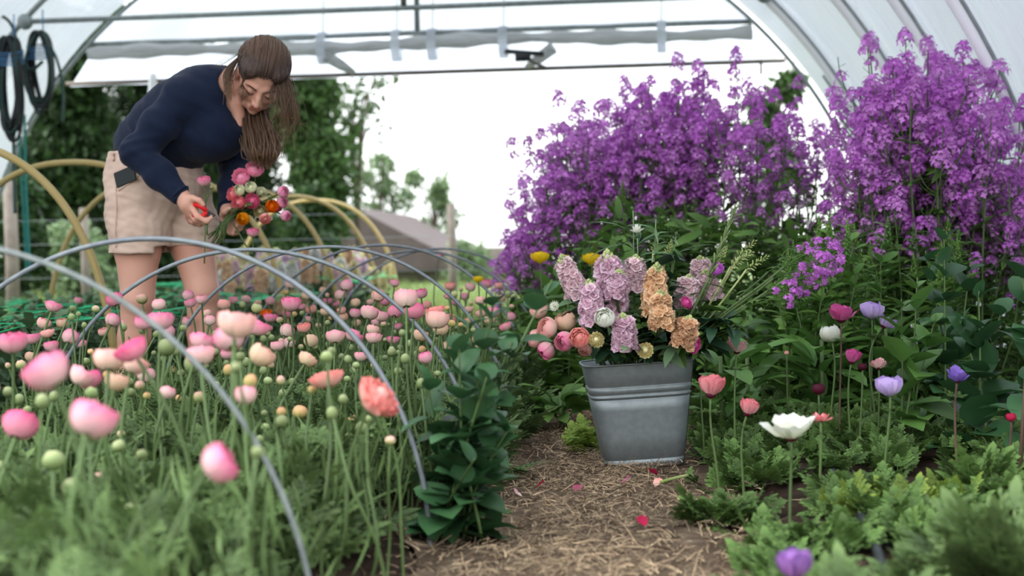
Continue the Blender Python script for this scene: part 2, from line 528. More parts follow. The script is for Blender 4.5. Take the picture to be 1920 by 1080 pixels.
# corner folds hanging from the curtain
for px, s in ((640, 1), (1010, -1)):
    x = atY(px, 110, TY1)[0]
    b = MB(); b.add(*tube([(x - TX - 0.12 * s, -0.06, z2 - z3 - 0.16), (x - TX, -0.02, 0.06), (x - TX + 0.1 * s, 0.02, 0.0)], [0.05, 0.045, 0.02], 6)); b.build('fold', M_roll, t)
x = atY(985, 103, TY1)
t = thing('latch_bracket', 'dark metal bracket fixed to the end curtain above the open sky', 'bracket', x + np.array([0, -0.1, 0]))
b = MB(); b.add(*tf(box(-0.15, -0.02, -0.012, 0.15, 0.02, 0.02), frame1((0.99, 0, -0.1))[:, [1, 0, 2]])); b.build('plate', M_dark, t)
b = MB(); b.add(*tf(box(-0.07, -0.03, -0.06, 0.05, 0.03, 0.0))); b.build('body', M_dark, t)
b = MB(); b.add(*tube([(-0.02, 0, 0), (0.06, 0, -0.07), (0.17, 0, -0.12)], 0.014, 6)); b.build('arm', M_wood, t)
# braces of the gable behind the film
def brace(pts, Y, r, m, label, name='strut'):
    pp = [atY(x, y, Y) for x, y in pts]
    b = MB(); b.add(*tube(smooth_path(pp, 10) - o_cur, r, 6)); b.build(name, m, t_cur)
brace([(330, 100), (345, 120), (358, 140)], TY1 + 0.3, 0.018, M_hoseg, 'short green strut showing through the end curtain left of the woman')
brace([(1304, 82), (1304, 116)], TY1 + 0.3, 0.014, M_wood, 'short dark strut showing through the right half of the end curtain')
brace([(823, 95), (826, 122)], TY1 + 0.3, 0.012, M_wood, 'short dark strut showing through the middle of the end curtain')
brace([(1545, 140), (1565, 170), (1590, 215)], 10.6, 0.018, M_hoseg, 'dark green diagonal strut near the right foot of the far hoop')
brace([(287, 138), (284, 185), (268, 260)], TY1 + 0.1, 0.035, M_tape, 'pale strip of plastic hanging below the end curtain behind the back of the woman', 'plastic_strip')
brace([(1427, 112), (1427, 140)], TY1 + 0.1, 0.012, M_wood, 'short dark hook below the right end of the lower curtain bar', 'hook')

# hose coils hanging from the crossbar hoop at the left
def coil(name, cx, cy, w, h, n, Y, m, label, seed, rad=0.012):
    r = np.random.default_rng(seed)
    top = atY(cx, cy - h / 2, Y)
    t = thing(name, label, 'hose coil', top)
    sc = 1.0 / F * Y * 1.02
    for k in range(n):
        a = np.linspace(0, 2 * PI, 40)
        ww = (w / 2) * sc * r.uniform(0.6, 1.0); hh = h / 2 * sc * r.uniform(0.82, 1.05)
        tilt = r.normal(0, 0.05)
        x = ww * np.cos(a) + tilt * hh * np.sin(a) + r.normal(0, 0.012); z = hh * np.sin(a) - h / 2 * sc - (hh - h / 2 * sc)
        y = r.normal(0, 0.02) + 0.03 * np.sin(a * 2 + k)
        b = MB(); b.add(*tube(np.stack([x, y + 0 * a, z], 1), rad, 7, True)); b.build('loop', m if k % 4 else M_hoseg, t)
    b = MB()
    a = np.linspace(0, 2 * PI, 16)
    for k in range(5):
        b.add(*tube(np.stack([0.09 * np.cos(a), 0.06 * np.sin(a), -0.10 - 0.02 * k + 0.02 * np.sin(a)], 1), 0.006, 5, True))
    b.add(*tube([(0.02, 0, -0.1), (0.03, 0, 0.02), (0.03, 0, 0.16)], 0.005, 5))
    b.build('tie', M_bluetie, t)
    return t
coil('hose_coil', 73, 135, 54, 150, 9, 9.85, M_dark, 'coil of black hose with open loops hanging below the end of the upper crossbar', 1)
coil('hose_coil', 19, 165, 42, 190, 12, 9.6, M_dark, 'dense coil of dark hose hanging at the left edge of the picture', 2)
def line(name, pts, Y, r, m, label, cat):
    pp = [atY(x, y, Y) for x, y in pts]
    t = thing(name, label, cat, pp[-1])
    b = MB(); b.add(*tube(smooth_path(pp, 30) - pp[-1], r, 6)); b.build('strand', m, t)
line('hose', [(-10, 22), (15, 38), (27, 60), (33, 95), (50, 125), (62, 130), (80, 115)], 9.7, 0.012, M_hoseg, 'loose dark green hose looping between the two hanging coils', 'hose')
line('hose', [(92, 85), (104, 105), (114, 140), (118, 180), (117, 230)], 9.8, 0.010, M_hoseg, 'loose end of dark hose hanging right of the open coil', 'hose')
line('twine', [(46, 215), (48, 330), (52, 430), (56, 505)], 9.8, 0.009, M_rope, 'turquoise twine hanging straight down from the hose coil, right strand', 'twine')
line('twine', [(36, 240), (40, 330), (46, 430), (50, 515)], 9.8, 0.009, M_rope, 'turquoise twine hanging straight down from the hose coil, left strand', 'twine')
line('twine', [(25, 245), (26, 300), (28, 400)], 9.6, 0.012, M_hoseg, 'dark twine hanging from the dense hose coil at the left edge', 'twine')

# wire hoops over the ranunculus bed
BX, BA, BH = -1.032, 0.589, 0.618
wire_y = [1.99, 2.805, 3.62, 4.56, 5.43, 6.25, 7.05]
ordl = ['nearest, with its blurred right limb crossing the lower left', 'second, its crown passing in front of the shorts', 'third, crossing in front of both legs',
        'fourth, rising right of the legs', 'fifth, behind the middle of the bed', 'sixth, far down the bed', 'farthest, at the end of the bed']
for i, (y, od) in enumerate(zip(wire_y, ordl)):
    t = thing('wire_hoop', 'grey wire hoop, the ' + od, 'wire hoop', (BX - (0.036 if i == 0 else 0), y, 0), group='wire hoops over the ranunculus bed')
    a = np.linspace(0, PI, 60)
    h = BH * (1 + 0.02 * math.sin(i * 2.1)); lean = 0.05 * math.sin(i * 1.7)
    pts = np.stack([BA * np.cos(a), lean * np.sin(a), h * np.sin(a)], 1)
    pts = np.concatenate([[[BA, 0, -0.08]], pts, [[-BA, 0, -0.08]]])
    b = MB(); b.add(*tube(pts, 0.0042 if i == 0 else 0.0056, 8)); b.build('wire', M_wire if i else M_wire2, t)
# tan pipe hoops over the next bed
PX_, PA, PH = -2.887, 0.743, 1.09
pipe_y = [5.563, 6.929, 8.314, 9.746, 11.3, 12.2]
ordp = ['nearest, curving down just left of the shorts', 'second, its crown passing behind the waist of the woman', 'third, its left limb showing left of the shorts', 'fourth, right limb behind the stock flowers',
        'fifth, right limb in front of the brown roof', 'farthest, right limb at the end of the bed']
for y, od in zip(pipe_y, ordp):
    t = thing('pipe_hoop', 'tan pipe hoop, the ' + od, 'pipe hoop', (PX_, y, 0), group='tan pipe hoops over the netted bed')
    a = np.linspace(0, PI, 60); e = 2 / 2.3
    c, s_ = np.cos(a), np.sin(a)
    pts = np.stack([PA * np.sign(c) * np.abs(c) ** e, 0 * a, PH * np.abs(s_) ** e], 1)
    b = MB(); b.add(*tube(pts, 0.0165, 9)); b.build('pipe', M_pipe, t)

# green netting stretched over the next bed
def netting(y0, y1, z, name, label, seed):
    b = MB(); r = np.random.default_rng(seed)
    x0, x1 = PX_ - 0.75, PX_ + 0.72
    for x in np.arange(x0, x1 + 0.01, 0.18):
        yy = np.linspace(y0, y1, 22)
        b.add(*tube(np.stack([x + 0.012 * np.sin(yy * 5 + x * 9), yy, z + 0.02 * np.sin(yy * 3 + x * 4) + 0.012 * r.standard_normal(22)], 1), 0.0018, 4, True))
    for y in np.arange(y0, y1 + 0.01, 0.24):
        xx = np.linspace(x0, x1, 14)
        b.add(*tube(np.stack([xx, y + 0.02 * np.sin(xx * 6 + y), z + 0.02 * np.sin(y * 3 + xx * 4) + 0.012 * r.standard_normal(14)], 1), 0.0018, 4, True))
    for x in (x1, x0):
        yy = np.linspace(y0, y1, 22)
        b.add(*tube(np.stack([x + 0 * yy, yy, z + 0.006 * np.sin(yy * 4)], 1), 0.0045, 5, True))
    tag(b.build(name, M_net), label, 'netting')
netting(5.0, 9.2, 0.36, 'flower_netting', 'green plastic netting stretched level over the leafy bed left of the woman', 4)
netting(9.6, 12.2, 0.42, 'flower_netting', 'green plastic netting over the pale stock flowers right of the woman', 5)

# ------------------------------------------------------------------ outside
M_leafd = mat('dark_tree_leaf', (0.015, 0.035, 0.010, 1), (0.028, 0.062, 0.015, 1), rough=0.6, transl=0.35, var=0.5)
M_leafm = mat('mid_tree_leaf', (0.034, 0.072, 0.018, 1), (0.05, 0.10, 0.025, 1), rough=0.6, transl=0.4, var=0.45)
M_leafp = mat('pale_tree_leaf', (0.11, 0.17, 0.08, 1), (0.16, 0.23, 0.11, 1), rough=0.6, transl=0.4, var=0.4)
M_bark = mat('tree_bark', (0.075, 0.055, 0.042, 1), rough=0.95, var=0, noise=(6, (0.11, 0.09, 0.075, 1), 0.7))
LEAFQ = leaf(1.0, 0.55, 3, 3, 0.5, 0.2)
def tree(name, label, px, d, zlo, ztop, wpx, n, lf, m, blobs=9, seed=0, group=None, lumps=None):
    r = np.random.default_rng(seed)
    base = P(px, 480, d); base[2] = 0.0
    w = wpx * d / F / 2
    t = thing(name, label, 'tree', base, group=group)
    b = MB()
    hgt = ztop
    pts = [np.array([0, 0, 0.0]), np.array([0.05 * w, 0, hgt * 0.4]), np.array([-0.04 * w, 0, hgt * 0.8])]
    b.add(*tube(smooth_path(pts, 8), np.linspace(0.03 * w + 0.04, 0.02, 8) if n > 500 else 0.02, 7))
    cs = []
    for k in range(blobs):
        f = (k + 0.5) / blobs
        zc = zlo + (ztop - zlo) * f
        rad = w * (0.55 if lumps is None else lumps) * r.uniform(0.7, 1.15) * (1 - 0.45 * max(0, f - 0.6) / 0.4)
        c = np.array([r.uniform(-1, 1) * (w - rad), r.uniform(-1, 1) * (w - rad) * 0.7, zc - rad * 0.3 * (f > 0.8)])
        cs.append((c, rad))
        b.add(*tube(smooth_path([pts[1] * min(1, 1.6 * f + 0.1), c * np.array([0.5, 0.5, 0.85]), c], 6), np.linspace(0.028 * w + 0.012, 0.012, 6), 5))
    b.build('trunk', M_bark, t)
    b = MB()
    per = n // blobs
    for c, rad in cs:
        v = nrm(r.standard_normal((per, 3))); q = rad * r.uniform(0.25, 1.0, per) ** 0.45 * (1 + 0.25 * np.sin(v[:, 0] * 9 + v[:, 2] * 7))
        p = c + v * q[:, None]
        p = p[p[:, 2] > 0.05]
        k = len(p)
        fr = frames(r.standard_normal((k, 3)) + np.array([0, 0, -0.6]), spin=r.uniform(0, 6.28, k)) * (lf * r.uniform(0.6, 1.3, k))[:, None, None]
        b.scatter(LEAFQ, fr, p)
    b.build('crown', m, t)
    return t
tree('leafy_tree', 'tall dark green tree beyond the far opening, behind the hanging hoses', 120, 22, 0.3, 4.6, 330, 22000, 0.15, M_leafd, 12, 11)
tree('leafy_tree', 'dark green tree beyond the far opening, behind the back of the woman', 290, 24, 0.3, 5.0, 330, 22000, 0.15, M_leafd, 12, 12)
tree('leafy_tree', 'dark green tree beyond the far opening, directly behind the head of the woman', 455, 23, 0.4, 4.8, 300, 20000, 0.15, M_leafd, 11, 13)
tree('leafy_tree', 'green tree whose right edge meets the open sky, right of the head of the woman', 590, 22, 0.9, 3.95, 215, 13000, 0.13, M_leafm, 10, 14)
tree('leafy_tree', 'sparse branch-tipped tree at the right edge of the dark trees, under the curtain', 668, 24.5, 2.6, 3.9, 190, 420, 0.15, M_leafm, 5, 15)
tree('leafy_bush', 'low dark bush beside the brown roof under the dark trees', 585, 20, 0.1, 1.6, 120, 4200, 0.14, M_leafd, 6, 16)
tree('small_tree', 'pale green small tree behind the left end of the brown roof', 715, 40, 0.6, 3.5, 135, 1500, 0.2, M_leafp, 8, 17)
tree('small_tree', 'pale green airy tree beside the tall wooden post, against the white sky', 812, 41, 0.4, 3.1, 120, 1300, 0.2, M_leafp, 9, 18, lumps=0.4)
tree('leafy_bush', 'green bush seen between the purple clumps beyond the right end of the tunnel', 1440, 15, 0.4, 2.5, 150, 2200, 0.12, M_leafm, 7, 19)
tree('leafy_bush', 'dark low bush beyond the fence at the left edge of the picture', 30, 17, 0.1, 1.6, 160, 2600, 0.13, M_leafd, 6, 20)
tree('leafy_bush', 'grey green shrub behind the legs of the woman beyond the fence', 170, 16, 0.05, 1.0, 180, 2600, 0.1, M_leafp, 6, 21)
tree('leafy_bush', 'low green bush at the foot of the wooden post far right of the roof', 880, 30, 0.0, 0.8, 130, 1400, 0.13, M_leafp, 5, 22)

# barn roof
d = 31
c0 = P(650, 383, d); ev = P(850, 483, d)
sx_, hz = ev[0] - c0[0], c0[2]
t = thing('barn', 'low barn with a grey brown roof far beyond the tunnel', 'building', (c0[0], c0[1], 0))
b = MB(); b.add(*box(-4.2, 0.3, 0, 3.4, 7.8, 0.75)); b.build('wall', M_wood, t)
ze = ev[2]
def rf(u, v):
    yy = v * 8
    return u * 0 + (-5 + u * (5 + sx_) ) * 1.0, yy, np.interp(-5 + u * (5 + sx_), [-5, -1.2, 0, sx_], [ze + 0.2, hz - 0.25, hz, ze])
V, Q, T = surf(rf, 41, 9)
V2 = V.copy(); V2[:, 2] -= 0.14
b = MB(); b.add(V, Q, T); b.add(V2, Q[:, ::-1], T)
def face(u, v):
    x = -5 + u * (5 + sx_)
    zt = np.interp(x, [-5, -1.2, 0, sx_], [ze + 0.2, hz - 0.25, hz, ze])
    return x, 0 * u, ze * 0.55 + (zt - ze * 0.55) * v
b.add(*surf(face, 41, 4)); b.build('roof', M_roof, t)

def post(px, ytop, d, wpx, label):
    top = P(px, ytop, d); r = wpx * d / F / 2
    t = thing('fence_post', label, 'post', (top[0], top[1], 0))
    b = MB(); b.add(*tube([(0, 0, -0.1), (0.01, 0, top[2] * 0.5), (0, 0, top[2] - 0.01), (0, 0, top[2])], [r, r * 0.97, r * 0.93, r * 0.7], 9)); b.build('shaft', M_wood, t)
post(845, 382, 15, 17, 'weathered wooden post standing against the white sky right of the roof')
post(17, 340, 13.5, 26, 'thick grey wooden post at the left edge behind the pipe hoops')
post(156, 390, 14.5, 17, 'grey wooden post just left of the shorts behind the pipe hoops')
post(1000, 430, 16, 12, 'short wooden post behind the left purple clump')
# fence wires
for k, z in enumerate((0.45, 0.8, 1.05)):
    a = np.array([-12, 14.2, z]); 
    t = thing('fence_wire', ['lowest', 'middle', 'top'][k] + ' strand of the wire fence beyond the far opening', 'fence wire', (-12, 14.2, z))
    b = MB(); b.add(*tube([(0, 0, 0), (7, 0.1, -0.02), (14, 0.4, 0)], 0.002, 4)); b.build('strand', M_wire, t)

# meadow grass beyond the opening
N = 16000
b = MB()
yy = 11.3 + 14 * rng.random(N) ** 1.6; xx = rng.uniform(-0.62, 0.02, N) * yy * 1.1
hh = rng.uniform(0.08, 0.30, N)
fr = frames(np.stack([rng.normal(0, .3, N), rng.normal(0, .3, N), np.ones(N)], 1), np.stack([rng.normal(0, 1, N), rng.normal(0, 1, N), 0 * hh], 1)) * np.stack([0.012 + 0 * hh, hh, hh], 1)[:, None, :]
b.scatter(leaf(1, 1, 4, 2, 0.6, 0, (0.2, 0.8)), fr, np.stack([xx, yy, 0 * yy], 1))
tag(b.build('meadow_grass', M_grass), 'long pale green grass growing in the meadow beyond the tunnel', 'grass', kind='stuff')

# ------------------------------------------------------------------ flower shapes
def bloom(seed=0, layers=6, petals=7, rx=1.0, rz=0.72, open_=0.62, ruff=0.06, w=0.62, inner=0.86):
    """globe of overlapping petals, base at z=0, widest radius rx"""
    r = np.random.default_rng(seed)
    parts = []
    for j in range(layers):
        f = j / (layers - 1)
        s = 1 - 0.66 * f
        end = (open_ + (inner - open_) * f) * PI
        n = petals - (j > layers * 0.6) * 2
        for k in range(n):
            a0 = 2 * PI * (k + 0.5 * (j % 2)) / n + r.normal(0, 0.1)
            e = end * r.uniform(0.94, 1.05); flare = r.uniform(0.0, 0.12) * (1 - f) + 0.01
            ph = r.uniform(0, 6); sc = s * r.uniform(0.95, 1.04); st = 0.10 + 0.25 * f
            def fn(u, v):
                uu = u * 2 - 1
                p = PI * st + (e - PI * st) * v * (1 - 0.10 * uu ** 2 - 0.03 * np.cos(uu * 9 + ph))
                R = sc * (1 + flare * v ** 4 + ruff * np.sin(uu * 6 + ph) * v ** 3)
                a = a0 + uu * w * (2 * PI / n) * 1.15 * (0.45 + 0.55 * np.sin(np.clip(v, 0, 1) * 2.2 + 0.35))
                x = R * rx * np.sin(p) * np.cos(a); y = R * rx * np.sin(p) * np.sin(a)
                return x, y, -R * rz * np.cos(p) + rz * (1 - 0.12 * f)
            parts.append(surf(fn, 6, 6))
    parts.append(ball(.34 * rx, .34 * rx, .30 * rz, 10, 6, (0, 0, rz * 1.12)))
    return join(*parts)

def bud(seed=0, rz=1.15):
    """round bud; t=0 sepals' base, petals show toward the top"""
    V, Q, T = ball(1, 1, rz, 10, 8, (0, 0, rz))
    a = np.arctan2(V[:, 1], V[:, 0])
    V = V * (1 + 0.05 * np.cos(5 * a + seed))[:, None] * np.array([1, 1, 1])
    return V, Q, np.clip(V[:, 2] / (2 * rz), 0, 1)

def sepals(n=5, L=1.0, up=0.9, wd=0.55, seed=0):
    r = np.random.default_rng(seed); ps = []
    for k in range(n):
        a = 2 * PI * k / n + r.normal(0, 0.1)
        d = np.array([math.cos(a) * 1.0, math.sin(a) * 1.0, up * r.uniform(0.7, 1.2) - 0.6])
        ps.append(tf(leaf(L, L * wd, 4, 3, -0.9, 0.2), frame1(d, (-math.cos(a), -math.sin(a), 1)), (0.12 * math.cos(a), 0.12 * math.sin(a), 0.02)))
    return join(*ps)

BLOOMS = [('full', bloom(1, rz=0.92, open_=0.64)), ('full', bloom(2, rz=0.84, open_=0.60, ruff=0.08)), ('globe', bloom(3, 5, 6, 1, 0.85, 0.74, 0.03)),
          ('open', bloom(4, 6, 8, 1.0, 0.72, 0.54, 0.11, 0.66, 0.8)), ('globe', bloom(5, 5, 6, 1, 0.9, 0.8, 0.02)), ('open', bloom(6, 7, 8, 1.0, 0.85, 0.5, 0.15, 0.6, 0.78))]
def me_of(tpl, name):
    b = MB(); b.add(*tpl); return b.mesh(name)
ME_BLOOM = [me_of(t, 'bloom') for _, t in BLOOMS]
ME_BUD = [me_of(bud(k, z), 'bud') for k, z in ((0, 0.95), (2, 1.1), (4, 0.85))]
ME_SEP = [me_of(sepals(5, 0.85, 1.0, 0.6, k), 'sepals') for k in range(2)]
ME_BSEP = [me_of(sepals(5, 1.5, 1.5, 0.72, k), 'sepals') for k in range(2)]
def stem_tpl(seed, lean=0.05, r0=1.0):
    r = np.random.default_rng(seed)
    p = np.array([[0, 0, 0], [r.normal(0, lean), r.normal(0, lean), 0.35], [r.normal(0, lean), r.normal(0, lean), 0.7], [0, 0, 1.0]])
    return smooth_path(p, 9)
STEMS = [stem_tpl(k) for k in range(4)]

# petal materials
def petal(name, base, tip, tl=0.3, var=0.10, tpow=1.6):
    return mat(name, base, tip, rough=0.6, transl=tl, spec=0.2, var=var, tpow=tpow)
C = dict(
    pink=petal('pink_petal', srgb(236, 198, 196), srgb(231, 122, 162)),
    pale=petal('pale_pink_petal', srgb(238, 214, 200), srgb(238, 160, 176)),
    hot=petal('deep_pink_petal', srgb(234, 160, 176), srgb(226, 94, 144)),
    coral=petal('coral_petal', srgb(242, 200, 184), srgb(242, 152, 146)),
    salmon=petal('salmon_petal', srgb(238, 212, 192), srgb(240, 176, 172)),
    peach=petal('peach_petal', srgb(228, 208, 170), srgb(234, 184, 164)),
    orange=petal('orange_petal', srgb(238, 150, 30), srgb(240, 110, 8)),
    gold=petal('golden_petal', srgb(240, 176, 30), srgb(240, 150, 10)),
    lime=petal('greenish_white_petal', srgb(208, 214, 136), srgb(234, 234, 188)),
    cream=petal('cream_petal', srgb(226, 214, 160), srgb(236, 226, 180)),
    white=petal('white_petal', srgb(226, 228, 205), srgb(240, 240, 232)),
    magenta=petal('magenta_petal', srgb(228, 120, 178), srgb(220, 84, 160)),
    lilac=petal('lilac_petal', srgb(206, 186, 220), srgb(180, 152, 212)),
    pinkl=petal('bright_pink_petal', srgb(246, 196, 212), srgb(246, 158, 190)), limel=petal('pale_lime_petal', srgb(232, 234, 180), srgb(244, 244, 212)), pinkc=petal('rose_petal', srgb(244, 176, 180), srgb(240, 132, 142)),
    corala=petal('coral_pink_petal', srgb(240, 180, 180), srgb(238, 132, 142)),
    dusk=petal('dusky_purple_petal', srgb(176, 120, 190), srgb(150, 108, 180)),
    violet=petal('violet_petal', srgb(140, 106, 196), srgb(152, 122, 208)),
    purple=petal('purple_petal', srgb(216, 150, 220), srgb(204, 116, 208), var=0.3, tl=0.35),
    purple2=petal('strong_purple_petal', srgb(204, 124, 210), srgb(186, 92, 196), var=0.3, tl=0.35),
    dark=petal('dark_crimson_petal', srgb(90, 24, 44), srgb(70, 20, 40)),
    crimson=petal('crimson_petal', srgb(196, 40, 80), srgb(176, 30, 72)),
    yellow=petal('yellow_petal', srgb(252, 218, 40), srgb(253, 216, 50)),
    budg=petal('green_bud', srgb(116, 134, 84), srgb(170, 176, 130), 0.1, 0.25, 2.2),
    budp=petal('pink_tipped_bud', srgb(150, 170, 100), srgb(236, 176, 170), 0.15, 0.2, 1.2),
    bude=petal('peach_tipped_bud', srgb(160, 168, 96), srgb(232, 172, 130), 0.15, 0.2, 1.2),
    stockp=petal('stock_pink_petal', srgb(230, 192, 200), srgb(244, 224, 228), 0.3, 0.12),
    stockl=petal('stock_lilac_petal', srgb(222, 178, 200), srgb(240, 214, 226), 0.3, 0.12),
    stocka=petal('stock_apricot_petal', srgb(226, 172, 126), srgb(242, 214, 176), 0.3, 0.12),
    stockt=petal('stock_tan_petal', srgb(214, 164, 126), srgb(234, 200, 164), 0.3, 0.14),
)
M_sepal = mat('sepal_green', srgb(98, 120, 70), srgb(138, 152, 100), rough=0.6, transl=0.2, var=0.2)
M_stemr = mat('dark_red_stem', srgb(96, 78, 60), srgb(84, 60, 56), rough=0.5, var=0.15)
M_ran = mat('ferny_leaf', srgb(70, 92, 52), srgb(102, 124, 74), rough=0.6, transl=0.25, var=0.4, spec=0.25)
M_ane = mat('anemone_leaf', srgb(74, 102, 50), srgb(106, 134, 72), rough=0.6, transl=0.28, var=0.4, spec=0.25)
M_aney = mat('yellow_green_leaf', srgb(104, 134, 58), srgb(140, 156, 70), rough=0.6, transl=0.3, var=0.3, spec=0.25)
M_glau = mat('blue_green_leaf', srgb(46, 80, 50), srgb(66, 106, 64), rough=0.42, transl=0.22, var=0.3, spec=0.45)
M_broad = mat('broad_green_leaf', srgb(78, 118, 54), srgb(102, 140, 70), rough=0.45, transl=0.25, var=0.3, spec=0.4)
M_kale = mat('grey_green_leaf', srgb(66, 94, 64), srgb(104, 130, 92), rough=0.6, transl=0.15, var=0.35, spec=0.25)
M_rock = mat('mid_green_leaf', srgb(66, 100, 44), srgb(104, 138, 64), rough=0.6, transl=0.3, var=0.35)
M_light = mat('light_green_leaf', srgb(106, 146, 66), srgb(134, 168, 88), rough=0.5, transl=0.3, var=0.3)
M_dkleaf = mat('dark_leaf', srgb(34, 62, 44), srgb(50, 80, 54), rough=0.4, transl=0.15, var=0.25, spec=0.4)
M_lime = mat('lime_bud', srgb(140, 158, 84), srgb(186, 194, 134), rough=0.5, transl=0.2, var=0.25)

# ------------------------------------------------------------------ ranunculus
def up_at(p, root, r=0.0):
    return p

def ranunculus(top, size, col, label, group, variant=0, tilt=None, name='ranunculus', budm=False, seed=0, rot=0.0, thick=0.0032):
    """one flower stalk: root on the soil, bloom at TOP (world), size = bloom width"""
    r = np.random.default_rng(seed)
    top = np.asarray(top, float)
    lean = r.normal(0, 0.035, 2) * (1 if tilt is None else 0.4)
    if tilt is not None:
        lean = lean - np.array(tilt[:2]) * 0.12
    bx, by = top[0] + lean[0], top[1] + lean[1]
    z0 = float(gz(np.array(bx), np.array(by))) - 0.02
    t = thing(name, label, 'flower', (bx, by, z0), group=group)
    h = top[2] - z0
    d = np.array([-lean[0], -lean[1], h])
    b = MB()
    pts = STEMS[seed % 4] * h * np.array([1, 1, 1.0])
    pts = pts + np.outer(STEMS[seed % 4][:, 2] ** 2, d - np.array([0, 0, h]))
    axis = nrm(nrm(pts[-1] - pts[-2]) + (0 if tilt is None else np.array(tilt)))
    b.add(*tube(pts, thick * np.linspace(1.25, 0.95, len(pts)), 5, True), r=r.random())
    b.build('stem', M_stem, t)
    Mz = zframe(axis)
    s = size / 2
    def put(nm, me, m, sc, off=0.0):
        o = link(nm, me, m, t)
        Mr = Mz @ np.array([[math.cos(rot), -math.sin(rot), 0], [math.sin(rot), math.cos(rot), 0], [0, 0, 1]])
        o.matrix_basis = Matrix.Translation([float(c) for c in pts[-1] + axis * off]) @ Matrix(Mr.tolist()).to_4x4() @ Matrix.Diagonal((sc, sc, sc, 1))
        return o
    if budm:
        put('bud', ME_BUD[seed % 3], C[col], s)
        put('sepals', ME_BSEP[seed % 2], M_sepal, s * 0.85, -0.02 * s)
    else:
        put('bloom', ME_BLOOM[variant], C[col], s)
        put('sepals', ME_SEP[seed % 2], M_sepal, s * 0.8)
    return t

